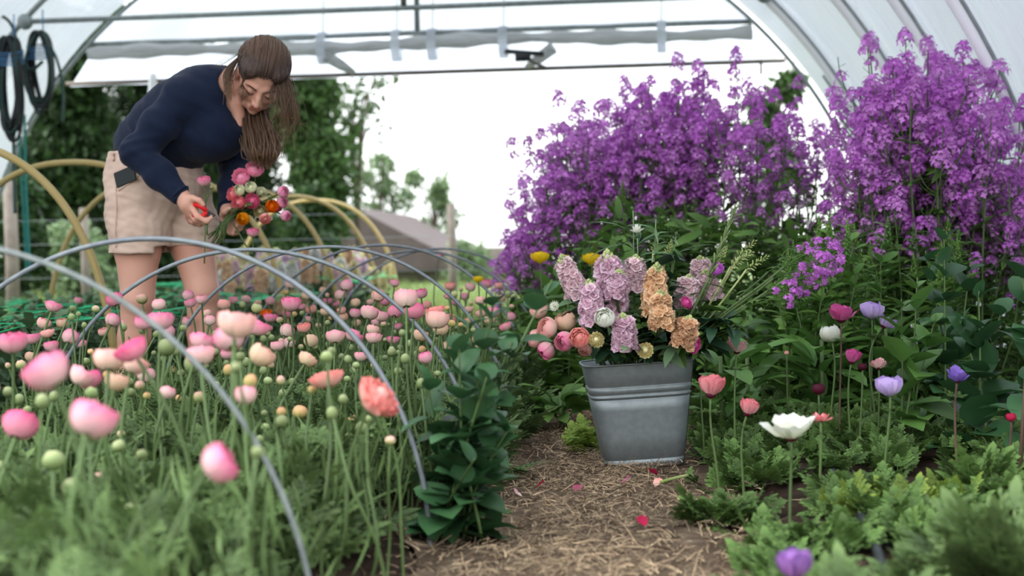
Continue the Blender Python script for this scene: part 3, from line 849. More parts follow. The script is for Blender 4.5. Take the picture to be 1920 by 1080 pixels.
# the blooms one can single out: (px, py, width px, real width, colour, variant, tilt, label)
B_ = 'ranunculus'
named = [
    (24, 645, 54, .055, 'pink', 0, None, 'coral topped pink ranunculus cut by the left edge of the picture'),
    (28, 800, 66, .056, 'hot', 0, None, 'blurred deep pink ranunculus low at the left edge of the picture'),
    (160, 790, 86, .056, 'pink', 0, (0.1, .12, 0), 'large blurred pink ranunculus, the nearest full bloom at lower left'),
    (383, 862, 76, .050, 'pink', 2, (.95, .1, 0), 'tilted pink ranunculus hanging lowest beside the nearest wire hoop'),
    (105, 698, 84, .058, 'pink', 0, (-.3, .12, 0), 'pale pink ranunculus, left one of the touching pair above the large blurred bloom'),
    (143, 706, 46, .042, 'pale', 0, (.4, .12, 0), 'smaller pale pink ranunculus pressed to the right side of a larger one'),
    (203, 676, 58, .05, 'salmon', 1, None, 'cream and coral ranunculus, left one of a touching pair under the wire'),
    (243, 684, 48, .046, 'salmon', 0, (.3, .12, 0), 'cream and salmon ranunculus, right one of a touching pair under the wire'),
    (258, 655, 60, .05, 'hot', 1, None, 'flat deep pink ranunculus just above the cream and coral pair'),
    (172, 714, 46, .045, 'hot', 2, None, 'deep pink ranunculus half hidden behind the pale pink pair'),
    (271, 706, 34, .042, 'pale', 2, None, 'round pale pink ranunculus right below the cream and coral pair'),
    (300, 604, 46, .05, 'pink', 0, None, 'pink ranunculus touching the nearest wire in front of the bare legs'),
    (268, 607, 36, .042, 'pink', 2, None, 'small round pink ranunculus left of the nearest wire, in front of the legs'),
    (219, 563, 32, .044, 'hot', 0, (-.2, 0, 0), 'deep pink ranunculus touching the blurred wire left of the legs'),
    (372, 640, 44, .046, 'pink', 1, None, 'pink ranunculus in front of the right hand leg, near its foot'),
    (376, 668, 52, .05, 'pale', 1, None, 'wide pale pink ranunculus below the legs, beside the nearest wire'),
    (438, 612, 70, .06, 'salmon', 0, (.15, .12, 0), 'wide peach and pink ranunculus right of the legs, on top of a pair'),
    (476, 613, 46, .048, 'pink', 1, (.3, 0, 0), 'pink ranunculus at the right end of the group beside the legs'),
    (437, 634, 58, .053, 'pink', 0, (-.4, .12, 0), 'pink ranunculus tilted left, lower one of the group beside the legs'),
    (480, 668, 50, .05, 'peach', 2, (.4, .12, 0), 'peach ranunculus below the group beside the legs'),
    (545, 571, 36, .05, 'pink', 0, (.1, 0, 0), 'single pink ranunculus held clear above the others in the middle of the bed'),
    (628, 632, 36, .05, 'pale', 1, None, 'pale pink ranunculus, left one of the twin blooms in the middle of the bed'),
    (657, 629, 34, .048, 'pink', 1, (.2, 0, 0), 'pale pink ranunculus, right one of the twin blooms in the middle of the bed'),
    (690, 736, 84, .075, 'coral', 5, (.6, -.25, 0), 'large ruffled coral ranunculus at the right of the bed, beside the wire'),
    (616, 708, 60, .058, 'coral', 3, (-.1, .12, 0), 'coral ranunculus just left of the large ruffled one'),
    (705, 556, 26, .045, 'coral', 4, None, 'coral globe ranunculus on a tall stem at the right of the bed'),
    (720, 566, 22, .042, 'hot', 2, None, 'small deep pink ranunculus touching the tall coral globe'),
    (689, 588, 34, .05, 'pale', 0, None, 'pale pink ranunculus below the tall coral globe'),
    (711, 594, 28, .045, 'pale', 2, (.3, 0, 0), 'pale ranunculus tilted right, below the tall coral globe'),
    (762, 562, 44, .055, 'pale', 0, None, 'wide pale pink ranunculus touching the third wire'),
    (775, 586, 38, .05, 'hot', 2, None, 'bright pink ranunculus just right of the third wire'),
    (790, 552, 24, .042, 'pink', 2, None, 'pink ranunculus near the leafy plant, higher than its neighbours'),
    (819, 584, 34, .05, 'coral', 1, None, 'coral ranunculus left of the leafy plant, above a wide salmon one'),
    (817, 602, 44, .055, 'salmon', 0, None, 'wide salmon ranunculus left of the leafy plant'),
    (841, 600, 22, .045, 'coral', 4, (.3, 0, 0), 'coral ranunculus behind the wide salmon one beside the leafy plant'),
    (845, 652, 26, .045, 'peach', 4, None, 'peach globe ranunculus half behind the leafy plant'),
    (800, 574, 20, .042, 'coral', 2, None, 'small coral ranunculus between the bright pink and the coral blooms'),
    (580, 642, 28, .042, 'peach', 4, None, 'pinkish globe ranunculus in the centre of the bed among green buds'),
    (533, 622, 28, .04, 'pale', 4, None, 'pale pink half open ranunculus in the centre of the bed'),
    (440, 598, 24, .045, 'orange', 3, None, 'orange ranunculus behind the peach and pink group beside the legs'),
    (499, 588, 22, .045, 'orange', 1, None, 'orange ranunculus far back among pink ones in the middle of the bed'),
    (506, 596, 26, .048, 'pink', 1, None, 'pink ranunculus in front of the far orange bloom'),
    (935, 607, 16, .04, 'pale', 2, None, 'pale ranunculus seen just right of the leafy plant'),
    (116, 608, 22, .038, 'peach', 4, None, 'small peach ranunculus in front of the green netting at left'),
    (57, 671, 22, .036, 'peach', 4, None, 'small peach ranunculus low beside the left edge of the bed'),
    (145, 565, 16, .034, 'pink', 2, None, 'lone pink ranunculus on a long stem against the netted bed'),
    (350, 556, 22, .04, 'pink', 4, None, 'pink ranunculus in front of the right hand shin, on a straight stem'),
    (348, 605, 21, .04, 'pale', 4, None, 'small pale ranunculus in front of the right hand shin, below a pink one'),
    (267, 563, 22, .038, 'budp', 4, None, 'striped pink and white ranunculus in front of the left hand shin'),
    (236, 608, 20, .038, 'pale', 2, None, 'small pale ranunculus in front of the left hand shin'),
    (605, 546, 14, .034, 'peach', 4, None, 'small peach ranunculus topping a thin stem beside the third wire'),
    (823, 480, 11, .034, 'pink', 2, None, 'tiny pink ranunculus far down the bed, above the far wires'),
    (560, 776, 30, .036, 'bude', None, None, 'peach bud on a thick stem in the middle foreground, left of its pair'),
    (658, 796, 28, .034, 'bude', None, (.3, 0, 0), 'peach bud on a slanting stem in the middle foreground'),
    (247, 880, 30, .034, 'budp', None, None, 'blurred pinkish bud in the lower left foreground'),
    (100, 868, 44, .036, 'budg', None, None, 'blurred green bud low at left, under the large pink blooms'),
    (137, 922, 40, .034, 'budg', None, None, 'blurred green bud, the lowest one at left'),
    (236, 975, 44, .036, 'budg', None, None, 'blurred pale green bud at bottom left, larger than its neighbour'),
    (190, 1008, 38, .034, 'budg', None, None, 'blurred green bud at the bottom of the picture, left'),
    (310, 657, 34, .036, 'budg', None, None, 'plump green bud beside the flat deep pink bloom'),
    (360, 690, 34, .036, 'budg', None, None, 'green bud just left of the nearest wire'),
]
rbud, rblm = 0, 0
occupied = []
for i, (px, py, w, real, col, var_, tl, lb) in enumerate(named):
    d = min(real * F / w, 6.6)
    p = P(px, py, d)
    p[2] = max(p[2], 0.14)
    sz = w * d / F
    occupied.append((px, py, w))
    p = p - np.array([0, 0, 0.32 * sz])
    ranunculus(p, sz, col, lb, None, 0 if var_ is None else var_, tl, budm=var_ is None, name='ranunculus' if var_ is not None else 'ranunculus_bud', seed=100 + i, rot=i * 1.3,
               thick=0.0034 if d < 3 else 0.003)
# the many smaller ones through the bed
r = np.random.default_rng(21)
GL, GB = 'small ranunculus blooms through the bed', 'green ranunculus buds through the bed'
nb = 0
tries = 0
while nb < 78 and tries < 4000:
    tries += 1
    y = 2.2 + 3.6 * r.random() ** 0.8; x = BX + r.uniform(-0.56, 0.56)
    z = np.clip(r.normal(0.385, 0.04), 0.28, 0.47)
    px, py, d = proj((x, y, z))
    if px < -20 or px > 1010 or (d < 3.2 and r.random() < 0.75):
        continue
    sz = r.uniform(0.03, 0.044)
    wpx = sz * F / d
    if any(abs(px - a) < (w + wpx) * 0.42 and abs(py - b_) < (w + wpx) * 0.3 for a, b_, w in occupied):
        continue
    occupied.append((px, py, wpx))
    col = r.choice(['pink', 'pale', 'pink', 'salmon', 'coral', 'pale', 'hot', 'peach', 'pink', 'lime' if y > 5 else 'pale'])
    ranunculus((x, y, z), sz, col, 'small ranunculus bloom crowded among stems and buds in the bed', GL, int(r.choice([0, 1, 2, 2, 4])), None, seed=int(r.integers(9999)), rot=r.uniform(0, 6))
    nb += 1
nb = tries = 0
while nb < 190 and tries < 6000:
    tries += 1
    y = 1.75 + 4.1 * r.random() ** 0.85; x = BX + r.uniform(-0.57, 0.57)
    z = np.clip(r.normal(0.33, 0.06), 0.17, 0.45)
    px, py, d = proj((x, y, z))
    if px < -20 or px > 1010 or (d < 2.4 and r.random() < 0.6):
        continue
    sz = r.uniform(0.014, 0.025)
    wpx = sz * F / d
    if any(abs(px - a) < (w + wpx) * 0.4 and abs(py - b_) < (w + wpx) * 0.3 for a, b_, w in occupied):
        continue
    occupied.append((px, py, wpx))
    col = r.choice(['budg', 'budg', 'budg', 'budp', 'bude', 'budg'])
    ranunculus((x, y, z), sz, col, 'small green ranunculus bud on a thin stem in the bed', GB, 0, None, name='ranunculus_bud', budm=True, seed=int(r.integers(9999)), thick=0.0026)
    nb += 1

# ---- foliage templates
def ferny(seed=0, depth=5, fine=1.0):
    """a divided leaf: stalk with toothed leaflets, along +y, unit length"""
    r = np.random.default_rng(seed); ps = []
    ps.append(tf(surf(lambda u, v: ((u - 0.5) * 0.03, v * 0.8, -0.10 * v * v), 2, 4)))
    for k in range(depth):
        f = 0.30 + 0.55 * k / (depth - 1)
        for s in (-1, 1):
            L = (0.46 - 0.28 * abs(f - 0.42)) * r.uniform(0.8, 1.15) * (1.1 - 0.45 * f)
            a = s * (1.05 - 0.45 * f) + r.normal(0, 0.08)
            d = np.array([math.sin(a), math.cos(a), r.normal(-0.05, 0.12)])
            o = np.array([0, f * 0.85, -0.10 * f * f])
            ps.append(tf(leaf(L, L * 0.30 * fine, 4, 2, 0.5, 0.0, (0.6, 0.5)), frame1(d), o))
            for q, aa in ((0.45, 0.8), (0.45, -0.8), (0.72, 0.55)):
                d2 = np.array([math.sin(a + aa), math.cos(a + aa), r.normal(-0.1, 0.15)])
                ps.append(tf(leaf(L * 0.42, L * 0.20 * fine, 3, 2, 0.5, 0.0, (0.6, 0.5)), frame1(d2), o + d * L * q))
    ps.append(tf(leaf(0.32, 0.12 * fine, 4, 2, 0.5, 0, (0.6, 0.5)), None, (0, 0.74, -0.08)))
    return join(*ps)
FERN = [ferny(k, 4) for k in range(3)]
FERNW = [ferny(10 + k, 4, 1.55) for k in range(3)]

def clumps(mb, pts, nleaf, L, tpls, r, spread=1.0, lift=0.7, m=0, zbase=None):
    """rosettes of arching divided leaves round each point"""
    N = len(pts) * nleaf
    c = np.repeat(pts, nleaf, 0)
    az = r.uniform(0, 2 * PI, N); el = np.clip(r.normal(lift, 0.3, N), 0.05, 1.5)
    dirs = np.stack([np.cos(az) * np.cos(el), np.sin(az) * np.cos(el), np.sin(el)], 1)
    off = c + np.stack([np.cos(az), np.sin(az), 0 * az], 1) * (0.02 * spread * r.random(N))[:, None]
    sz = L * r.uniform(0.6, 1.25, N)
    fr = frames(dirs, spin=r.normal(0, 0.35, N)) * sz[:, None, None]
    which = r.integers(0, len(tpls), N)
    for k, tp in enumerate(tpls):
        s = which == k
        mb.scatter(tp, fr[s], off[s], m if np.isscalar(m) else 0)

# ranunculus bed foliage
r = np.random.default_rng(5)
b = MB()
n = 800
y = 0.95 + 6.3 * r.random(n) ** 0.9; x = BX + r.uniform(-0.60, 0.58, n)
s_ = (y > 3.1) | (x < -0.60); x, y = x[s_], y[s_]; n = len(x)
p = np.stack([x, y, gz(x, y)], 1)
clumps(b, p, 7, 0.155, FERN, r, lift=0.8)
p2 = p[r.random(n) < 0.55] + np.array([0, 0, 0.09]); clumps(b, p2, 5, 0.11, FERN, r, lift=0.8)
p3 = p[r.random(n) < 0.6] + np.array([0, 0, 0.16]); p3[:, :2] += r.normal(0, .03, (len(p3), 2)); clumps(b, p3, 4, 0.085, FERN, r, lift=0.7)
s4 = (y < 3.4) & (r.random(n) < .8); p4 = p[s4] + np.array([0, 0, .11]); p4[:, :2] += r.normal(0, .03, (len(p4), 2)); clumps(b, p4, 5, .105, FERN, r, lift=.7)
k = 5200     # slim stem leaves and stalks
y = 1.1 + 6.0 * r.random(k); x = BX + r.uniform(-0.58, 0.56, k); z = r.uniform(0.05, 0.22, k)
fr = frames(np.stack([r.normal(0, .45, k), r.normal(0, .45, k), np.ones(k)], 1), np.stack([r.normal(0, 1, k), r.normal(0, 1, k), 0 * k + 0 * x], 1)) * np.stack([0.006 + 0 * x, r.uniform(0.05, 0.13, k), 0.1 + 0 * x], 1)[:, None, :]
b.scatter(leaf(1, 1, 4, 2, 0.4, 0, (0.3, 0.6)), fr, np.stack([x, y, z], 1))
tag(b.build('ranunculus_foliage', M_ran), 'ferny grey green leaves filling the ranunculus bed', 'foliage', kind='stuff')

# ------------------------------------------------------------------ dame's rocket
def floret(seed=0, rad=1.0):
    r = np.random.default_rng(seed); ps = []
    a0 = r.uniform(0, 1)
    for k in range(4):
        a = a0 + k * PI / 2 + r.normal(0, .12)
        ps.append(tf(leaf(rad, rad * 0.85, 3, 2, 0.35, 0.15, (0.9, 0.35)), frame1((math.cos(a), math.sin(a), 0.15))))
    return join(*ps)
FLOR = [floret(k) for k in range(3)]
def raceme(mb, c, ax, r, n=17, R=0.030, H=0.045, fr_=0.0145, m=0):
    """a domed head of florets about the axis"""
    Mz = zframe(ax)
    f = (np.arange(n) + 0.5) / n
    ph = np.arange(n) * 2.4 + r.uniform(0, 6)
    el = f * 1.45
    loc = np.stack([R * np.cos(el) * np.cos(ph), R * np.cos(el) * np.sin(ph), H * (np.sin(el) - 0.35 + r.normal(0, .08, n))], 1) * r.uniform(.85, 1.15, (n, 1))
    nm = nrm(np.stack([np.cos(el) * np.cos(ph), np.cos(el) * np.sin(ph), np.sin(el) * 0.9 + 0.15], 1) + r.normal(0, .25, (n, 3)))
    P_ = loc @ Mz.T + c; Nn = nm @ Mz.T
    fm = frames(np.cross(Nn, r.standard_normal((n, 3))), Nn) * (fr_ * r.uniform(.8, 1.2, n))[:, None, None]
    for k in range(3):
        s = np.arange(n) % 3 == k
        mb.scatter(FLOR[k], fm[s], P_[s], m)

LANCE = leaf(1, 0.26, 5, 3, 0.8, 0.2, (0.6, 0.9))
def rocket_meshes(seed, nb=6, sparse=False):
    """unit stalk: base at 0, top of the leading head near (0,0,1.3)"""
    r = np.random.default_rng(seed)
    st, lf, bl = MB(), MB(), MB()
    main = smooth_path([(0, 0, 0), (r.normal(0, .02), r.normal(0, .02), .5), (r.normal(0, .02), r.normal(0, .02), .95), (0, 0, 1.24)], 14)
    st.add(*tube(main, np.linspace(0.006, 0.0028, 14), 5, True))
    raceme(bl, main[-1] + (0, 0, .01), (0, 0, 1), r, 30, .036, .062)
    for k in range(nb):
        i = int(5 + 7 * (k + r.random()) / nb); p = main[min(i, 12)]
        a = k * 2.4 + r.uniform(-.5, .5); L = r.uniform(.18, .34) * (1.15 - .3 * k / nb)
        e = p + np.array([math.cos(a) * L * .55, math.sin(a) * L * .55, L * .85])
        pth = bez(p, p + (0.1 * math.cos(a), 0.1 * math.sin(a), .03), e - (0, 0, .08), e, 8)
        st.add(*tube(pth, np.linspace(0.0032, 0.002, 8), 4, True))
        if not (sparse and k % 2):
            raceme(bl, e, pth[-1] - pth[-2], r, int(r.integers(22, 32)), r.uniform(.030, .042), r.uniform(.045, .066))
        for q in range(3):      # thin pods below the head
            pp = pth[4 + q]; dd = nrm(np.array([r.normal(), r.normal(), .6]))
            st.add(*tube([pp, pp + dd * .035], 0.001, 3, True))
        if r.random() < .8:
            raceme(bl, pth[5] + r.normal(0, .012, 3), pth[-1] - pth[-2], r, 14, .028, .04)
    N = 26
    z = r.uniform(.05, 1.05, N); i = np.clip((z / 1.24 * 13).astype(int), 0, 13)
    a = np.arange(N) * 2.4; el = r.uniform(-.1, .7, N)
    dd = np.stack([np.cos(a) * np.cos(el), np.sin(a) * np.cos(el), np.sin(el)], 1)
    lf.scatter(LANCE, frames(dd, spin=r.normal(0, .3, N)) * (r.uniform(.07, .15, N) * (1.15 - .4 * z))[:, None, None], main[i])
    return st.mesh('stem'), lf.mesh('leaves'), bl.mesh('blossom')
ROCK = [rocket_meshes(300 + k, 6 + k % 4) for k in range(7)]
ROCKS = [rocket_meshes(330 + k, 3, True) for k in range(2)]

def stalk(top, base, ms, col, label, group, spin, name='rocket_stalk', nat=1.29):
    base = np.asarray(base, float); v = np.asarray(top, float) - base
    L = np.linalg.norm(v)
    t = thing(name, label, 'flower stalk', base, group=group)
    Mr = zframe(v) @ np.array([[math.cos(spin), -math.sin(spin), 0], [math.sin(spin), math.cos(spin), 0], [0, 0, 1]])
    k = L / nat
    t.matrix_basis = Matrix.Translation([float(c) for c in base]) @ Matrix(Mr.tolist()).to_4x4() @ Matrix.Diagonal((min(1.15, max(.72, k)) if k < 1 else 1, min(1.15, max(.72, k)) if k < 1 else 1, k, 1))
    link('stem', ms[0], M_stem, t)
    if len(ms) > 2:
        link('leaves', ms[1], M_rock, t)
        link('blossom', ms[2], C[col], t)
    else:
        link('leaves', ms[1], col, t)
    return t

def clump(n, prof, low, d0, d1, cx, pull, label, group, seed):
    r = np.random.default_rng(seed)
    xs = [q[0] for q in prof]; ys = [q[1] for q in prof]
    lx = [q[0] for q in low]; ly = [q[1] for q in low]
    for k in range(n):
        px = xs[0] + (xs[-1] - xs[0]) * ((k + r.random()) / n)
        yt, yl = np.interp(px, xs, ys), np.interp(px, lx, ly)
        f = r.random() ** 1.25
        py = yt + (yl - yt) * f * 0.80 + 8
        d = r.uniform(d0, d1) if f < .45 else d0 + (d1 - d0) * .45 * r.random()
        top = P(px, py, d)
        bp = cx + (px - cx) * pull + r.normal(0, 15)
        q = P(bp, 480, d); base = np.array([q[0], q[1] + r.uniform(-.05, .2), 0.0])
        stalk(top, base, ROCK[int(r.integers(len(ROCK)))], 'purple' if r.random() < .55 else 'purple2', label, group, r.uniform(0, 6.28))
clump(76, [(1592, 210), (1640, 150), (1690, 118), (1740, 115), (1800, 105), (1850, 175), (1890, 255), (1935, 330)],
      [(1590, 310), (1640, 350), (1800, 370), (1850, 425), (1935, 480)], 5.2, 6.2, 1760, .62,
      'stalk of purple blossom in the tall dense clump against the tunnel wall', 'purple stalks of the right clump', 41)
clump(92, [(950, 430), (975, 330), (1000, 275), (1050, 225), (1110, 205), (1170, 200), (1210, 150), (1260, 150), (1330, 150), (1350, 190)],
      [(950, 540), (1000, 530), (1100, 430), (1200, 380), (1280, 340), (1350, 320)], 6.4, 7.3, 1180, .72,
      'stalk of purple blossom in the wide clump behind the bucket bouquet', 'purple stalks of the left clump', 42)
clump(15, [(1330, 200), (1380, 180), (1430, 165), (1480, 150), (1530, 175), (1585, 190)],
      [(1330, 370), (1450, 350), (1585, 350)], 6.2, 7.0, 1450, .9,
      'stalk of purple blossom in the thinner stand between the two clumps', 'purple stalks between the clumps', 43)
singles = [(1630, 62, 5.9, 'lone purple spike standing highest, left of the top of the right clump', 1), (1047, 172, 6.8, 'thin lone purple spike against the white sky above the left clump', 1),
           (1270, 100, 6.8, 'purple spike topping the left clump, reaching the lower curtain bar', 1), (1379, 92, 6.8, 'lone purple spike crossing the lower curtain bar above the gap', 1),
           (1740, 68, 5.8, 'tallest purple spike at the centre of the right clump', 0), (1806, 80, 5.8, 'darker purple spike at the top right of the right clump', 1),
           (1675, 368, 5.0, 'small purple head on a bare stem in front of the right clump, low', 1), (1912, 200, 5.6, 'purple spike at the right edge of the picture beside the clump', 0)]
for k, (px, py, d, lb, sp) in enumerate(singles):
    top = P(px, py, d); q = P(px + (15 if px < 1700 else -10), 480, d)
    stalk(top, (q[0], q[1], 0), ROCKS[k % 2] if sp else ROCK[k % 7], 'purple2' if k % 2 else 'purple', lb, None, k * 1.1)

# ---- leafy stalks without blossom
def leafy_meshes(seed, n=34, L=.75, ll=.075, w=.30, spike=True, r0=.004, curve=.02, droop=.7, el0=.15, el1=.9, m_t=None):
    r = np.random.default_rng(seed); st, lf = MB(), MB()
    main = smooth_path([(0, 0, 0), (r.normal(0, curve), r.normal(0, curve), L * .4), (r.normal(0, curve), r.normal(0, curve), L * .75), (0, 0, L)], 14)
    st.add(*tube(main, np.linspace(r0, r0 * .5, 14), 5, True))
    tp = leaf(1, w, 5, 3, droop, .2, (.55, .8))
    z = np.linspace(.06, .97, n); i = np.clip((z * 13).astype(int), 0, 13)
    a = np.arange(n) * 2.4; el = r.uniform(el0, el1, n)
    dd = np.stack([np.cos(a) * np.cos(el), np.sin(a) * np.cos(el), np.sin(el)], 1)
    lf.scatter(tp, frames(dd, spin=r.normal(0, .25, n)) * (ll * r.uniform(.75, 1.2, n) * (1.15 - .6 * z ** 2))[:, None, None], main[i] + (0, 0, .0))
    if spike:
        bb = ball(.006, .006, .008, 6, 5)
        for k in range(26):
            f = k / 26; a_ = k * 2.4
            lf.add(*tf(bb, None, (.014 * (1 - f) * math.cos(a_), .014 * (1 - f) * math.sin(a_), L * .86 + .14 * L * f), 1 - .5 * f))
    return st.mesh('stem'), lf.mesh('leaves')
LEAFY = [leafy_meshes(400 + k, 40, .75, .105, .32) for k in range(4)]
GRASSY = [leafy_meshes(410 + k, 16, .9, .34, .055, False, .004, .03, 1.6, .8, 1.35) for k in range(3)]
r = np.random.default_rng(51)
for k in range(60):
    px = r.uniform(1470, 1800); py = r.uniform(400, 520) + (30 if px < 1520 else 0); d = r.uniform(4.7, 5.5)
    top = P(px, py, d); q = P(px + r.normal(0, 8), 480, d)
    stalk(top, (q[0], q[1], 0), LEAFY[k % 4], M_light if k % 3 else M_broad, 'mid green leafy stalk with a bud spike, before the purple right clump', 'leafy stalks before the right clump', r.uniform(0, 6), 'leafy_stalk', .75)
for k in range(30):
    px = r.uniform(1040, 1620); py = r.uniform(330, 430); d = r.uniform(5.6, 6.4)
    top = P(px, py, d); q = P(px + r.normal(0, 8), 480, d)
    stalk(top, (q[0], q[1], 0), GRASSY[k % 3] if px > 1440 else LEAFY[k % 4], M_rock, 'dark green stalk in the undergrowth below the purple blossom', 'green stalks under the purple blossom', r.uniform(0, 6), 'green_stalk', .9 if px > 1440 else .75)
# undergrowth at the foot of the clumps
b = MB(); r = np.random.default_rng(52)
n = 5200
px = r.uniform(940, 2000, n); d = r.uniform(5.3, 7.4, n)
q = np.array([P(a, 480, c) for a, c in zip(px, d)])
z = r.uniform(.02, 1, n) ** 1.2 * np.interp(px, [940, 1020, 1150, 1400, 1560, 1640, 2000], [.30, .42, .74, .70, .62, .8, .7])
dd = np.stack([r.normal(0, 1, n), r.normal(-.3, .7, n), r.normal(.5, .5, n)], 1)
b.scatter(LANCE, frames(dd, spin=r.normal(0, .5, n)) * r.uniform(.07, .16, n)[:, None, None], np.stack([q[:, 0], q[:, 1], z], 1))
tag(b.build('rocket_undergrowth', M_rock), 'dark green lance shaped leaves under the purple blossom', 'foliage', kind='stuff')

# ---- broad leaved rosettes
def rosette(name, px, py, d, n, L, w, mt, label, seed, h=.12, el=(.25, 1.1), group=None):
    r = np.random.default_rng(seed)
    g = P(px, py, d); z0 = 0.02
    t = thing(name, label, 'plant', (g[0], g[1], z0), group=group)
    b = MB(); tp = leaf(1, w, 7, 5, .9, .18, (.6, .55), .03, .0)
    a = np.arange(n) * 2.4 + r.uniform(0, 6); e = r.uniform(el[0], el[1], n)
    dd = np.stack([np.cos(a) * np.cos(e), np.sin(a) * np.cos(e), np.sin(e)], 1)
    o = np.stack([.03 * np.cos(a), .03 * np.sin(a), r.uniform(0, 1, n) * (max(g[2] - z0 - L * .5, .05))], 1)
    b.scatter(tp, frames(dd, spin=r.normal(0, .3, n)) * (L * r.uniform(.7, 1.15, n))[:, None, None], o)
    b.build('leaves', mt, t)
    b = MB(); b.add(*tube([(0, 0, -.02), (0, 0, o[:, 2].max() + .02)], .007, 6)); b.build('crown', M_stem, t)
rosl = ['behind the pink striped anemone', 'behind the white ball anemone', 'below the purple tip of the bouquet', 'behind the magenta cup anemone', 'behind the lavender anemones', 'right of the bouquet, half shaded',
        'in the second row, left', 'in the second row, middle', 'in the second row, right', 'just right of the bucket bouquet, low']
for k, (px, py, d) in enumerate([(1400, 610, 4.5), (1540, 600, 4.6), (1470, 560, 4.9), (1590, 560, 4.9), (1660, 570, 4.7), (1400, 560, 5.0), (1500, 530, 5.2), (1600, 520, 5.3), (1720, 540, 5.0), (1350, 620, 4.3)]):
    rosette('broad_leaf_plant', px, py, d, 26, .155, .40, M_broad, 'broad leaved green plant ' + rosl[k], 60 + k)
# foliage left of the bucket, behind
for k, (px, py, d, lb) in enumerate([(1050, 700, 4.7, 'low green plant beyond the bucket, left of its rim'), (1020, 640, 5.4, 'green leafy plant behind the pink globe flowers at left'), (1110, 640, 5.2, 'green leafy plant hidden behind the bucket')]):
    rosette('broad_leaf_plant', px, py, d, 26, .16, .35, M_rock, lb, 80 + k)

# ---- blue green leafy plants with clasping leaves
def clasping(name, stems, L, w, label, seed, gx, mt=M_glau, step=.048):
    r = np.random.default_rng(seed)
    t = thing(name, label, 'plant', gx)
    tp = leaf(1, w, 6, 5, .7, .22, (.42, .62), .02)
    for top in stems:
        top = np.asarray(top) - gx
        base = np.array([r.normal(0, .02), r.normal(0, .02), -.02])
        pth = smooth_path([base, base * .5 + top * np.array([.35, .35, .45]) + r.normal(0, .008, 3), top], 20)
        b = MB(); b.add(*tube(pth, np.linspace(.0042, .002, 20), 6)); b.build('stem', M_stem, t)
        n = int(np.linalg.norm(top) / step) * 2
        f = np.repeat(np.linspace(.10, .99, n // 2), 2); n = len(f)
        a = np.arange(n) * PI + np.repeat(np.arange(n // 2) * 1.4, 2) + r.normal(0, .3, n); el = .3 + .6 * f + r.normal(0, .38, n)
        dd = np.stack([np.cos(a) * np.cos(el), np.sin(a) * np.cos(el), np.sin(el)], 1)
        b = MB(); b.scatter(tp, frames(dd, spin=r.normal(0, .3, n)) * (L * r.uniform(.75, 1.15, n) * (1.1 - .55 * f ** 3))[:, None, None], pth[(f * 19).astype(int)])
        b.build('leaves', mt, t)
g = G(858, 1012); g[2] = .02
tops = [P(930, 545, 2.80), P(880, 590, 2.9), P(860, 640, 2.75), P(800, 715, 2.85), P(960, 640, 2.95), P(915, 700, 2.7), P(955, 800, 2.8), P(835, 850, 2.8), P(890, 860, 2.72), P(1035, 525, 3.0)]
clasping('leafy_plant', tops, .094, .74, 'upright blue green leafy plant in the foreground left of the path', 71, g, M_glau, .044)
for k, (gp, tps, lb) in enumerate([((1700, 3.9), [(1690, 560), (1720, 520), (1755, 590)], 'tall blue green leafy plant left of the violet anemone'),
                                   ((1840, 3.7), [(1835, 540), (1800, 600), (1880, 575)], 'tall leafy plant with very large round leaves by the right edge'),
                                   ((1915, 3.5), [(1915, 500), (1945, 560)], 'leafy plant cut by the right edge of the picture'),
                                   ((1780, 4.4), [(1770, 430), (1735, 470), (1820, 490)], 'tallest blue green leafy plant in front of the right purple clump')]):
    q = P(gp[0], 600, gp[1]); q[2] = .02
    clasping('leafy_plant', [P(a, b_, gp[1] + .05 * i) for i, (a, b_) in enumerate(tps)], .125 if k in (1, 2) else .11, .68, lb, 75 + k, q, M_glau if k else M_broad, .06)

# ------------------------------------------------------------------ anemones and their bed
r = np.random.default_rng(31)
b = MB()
n = 900
y = 2.15 + 3.4 * r.random(n); x = r.uniform(.20, 1.75, n)
edge = path_mid(y) + path_half(y) + .03
x = edge + (1.72 - edge) * r.random(n) ** 1.1
p = np.stack([x, y, gz(x, y)], 1)
hole = noise2(x, y, 77, 2, .9)
pp_ = np.array([proj(q)[:2] for q in p])
keep = (hole > -.32) | (y > 4.0)
for hx, hy, hw_, hh_ in ((1470, 930, 75, 70), (1340, 1035, 70, 40), (1800, 900, 60, 40)):     # bare soil between the plants
    keep &= ~((np.abs(pp_[:, 0] - hx) < hw_) & (np.abs(pp_[:, 1] - hy) < hh_))
p = p[keep]
clumps(b, p, 11, .072, FERNW, r, lift=.75)
tag(b.build('anemone_foliage', M_ane), 'lobed green leaves of the anemone bed right of the path', 'foliage', kind='stuff')
def leaf_clump(px, py, d, n, L, tpls, mt, label, seed, lift=.8, name='leaf_clump'):
    r = np.random.default_rng(seed); g = P(px, py, d); z = float(gz(g[0], g[1]))
    t = thing(name, label, 'plant', (g[0], g[1], z))
    b = MB(); clumps(b, np.array([[0, 0, 0.0]]) + r.normal(0, .02, (5, 3)) * (1, 1, 0), n // 5, L, tpls, r, 1.5, lift)
    b.build('leaves', mt, t)
leaf_clump(1355, 930, 3.0, 45, .085, FERNW, M_ane, 'bright green lobed anemone plant at the right edge of the path', 1, .7)
leaf_clump(1610, 930, 2.9, 20, .075, FERNW, M_aney, 'yellowing green anemone plant right of the dark soil patch', 2, .9)
leaf_clump(1720, 900, 3.0, 20, .075, FERNW, M_aney, 'yellow green anemone plant below the lilac bud shaped anemone', 3, .9)
leaf_clump(1840, 880, 3.1, 40, .095, FERNW, M_ane, 'green anemone plant under the violet anemone', 4, .9)
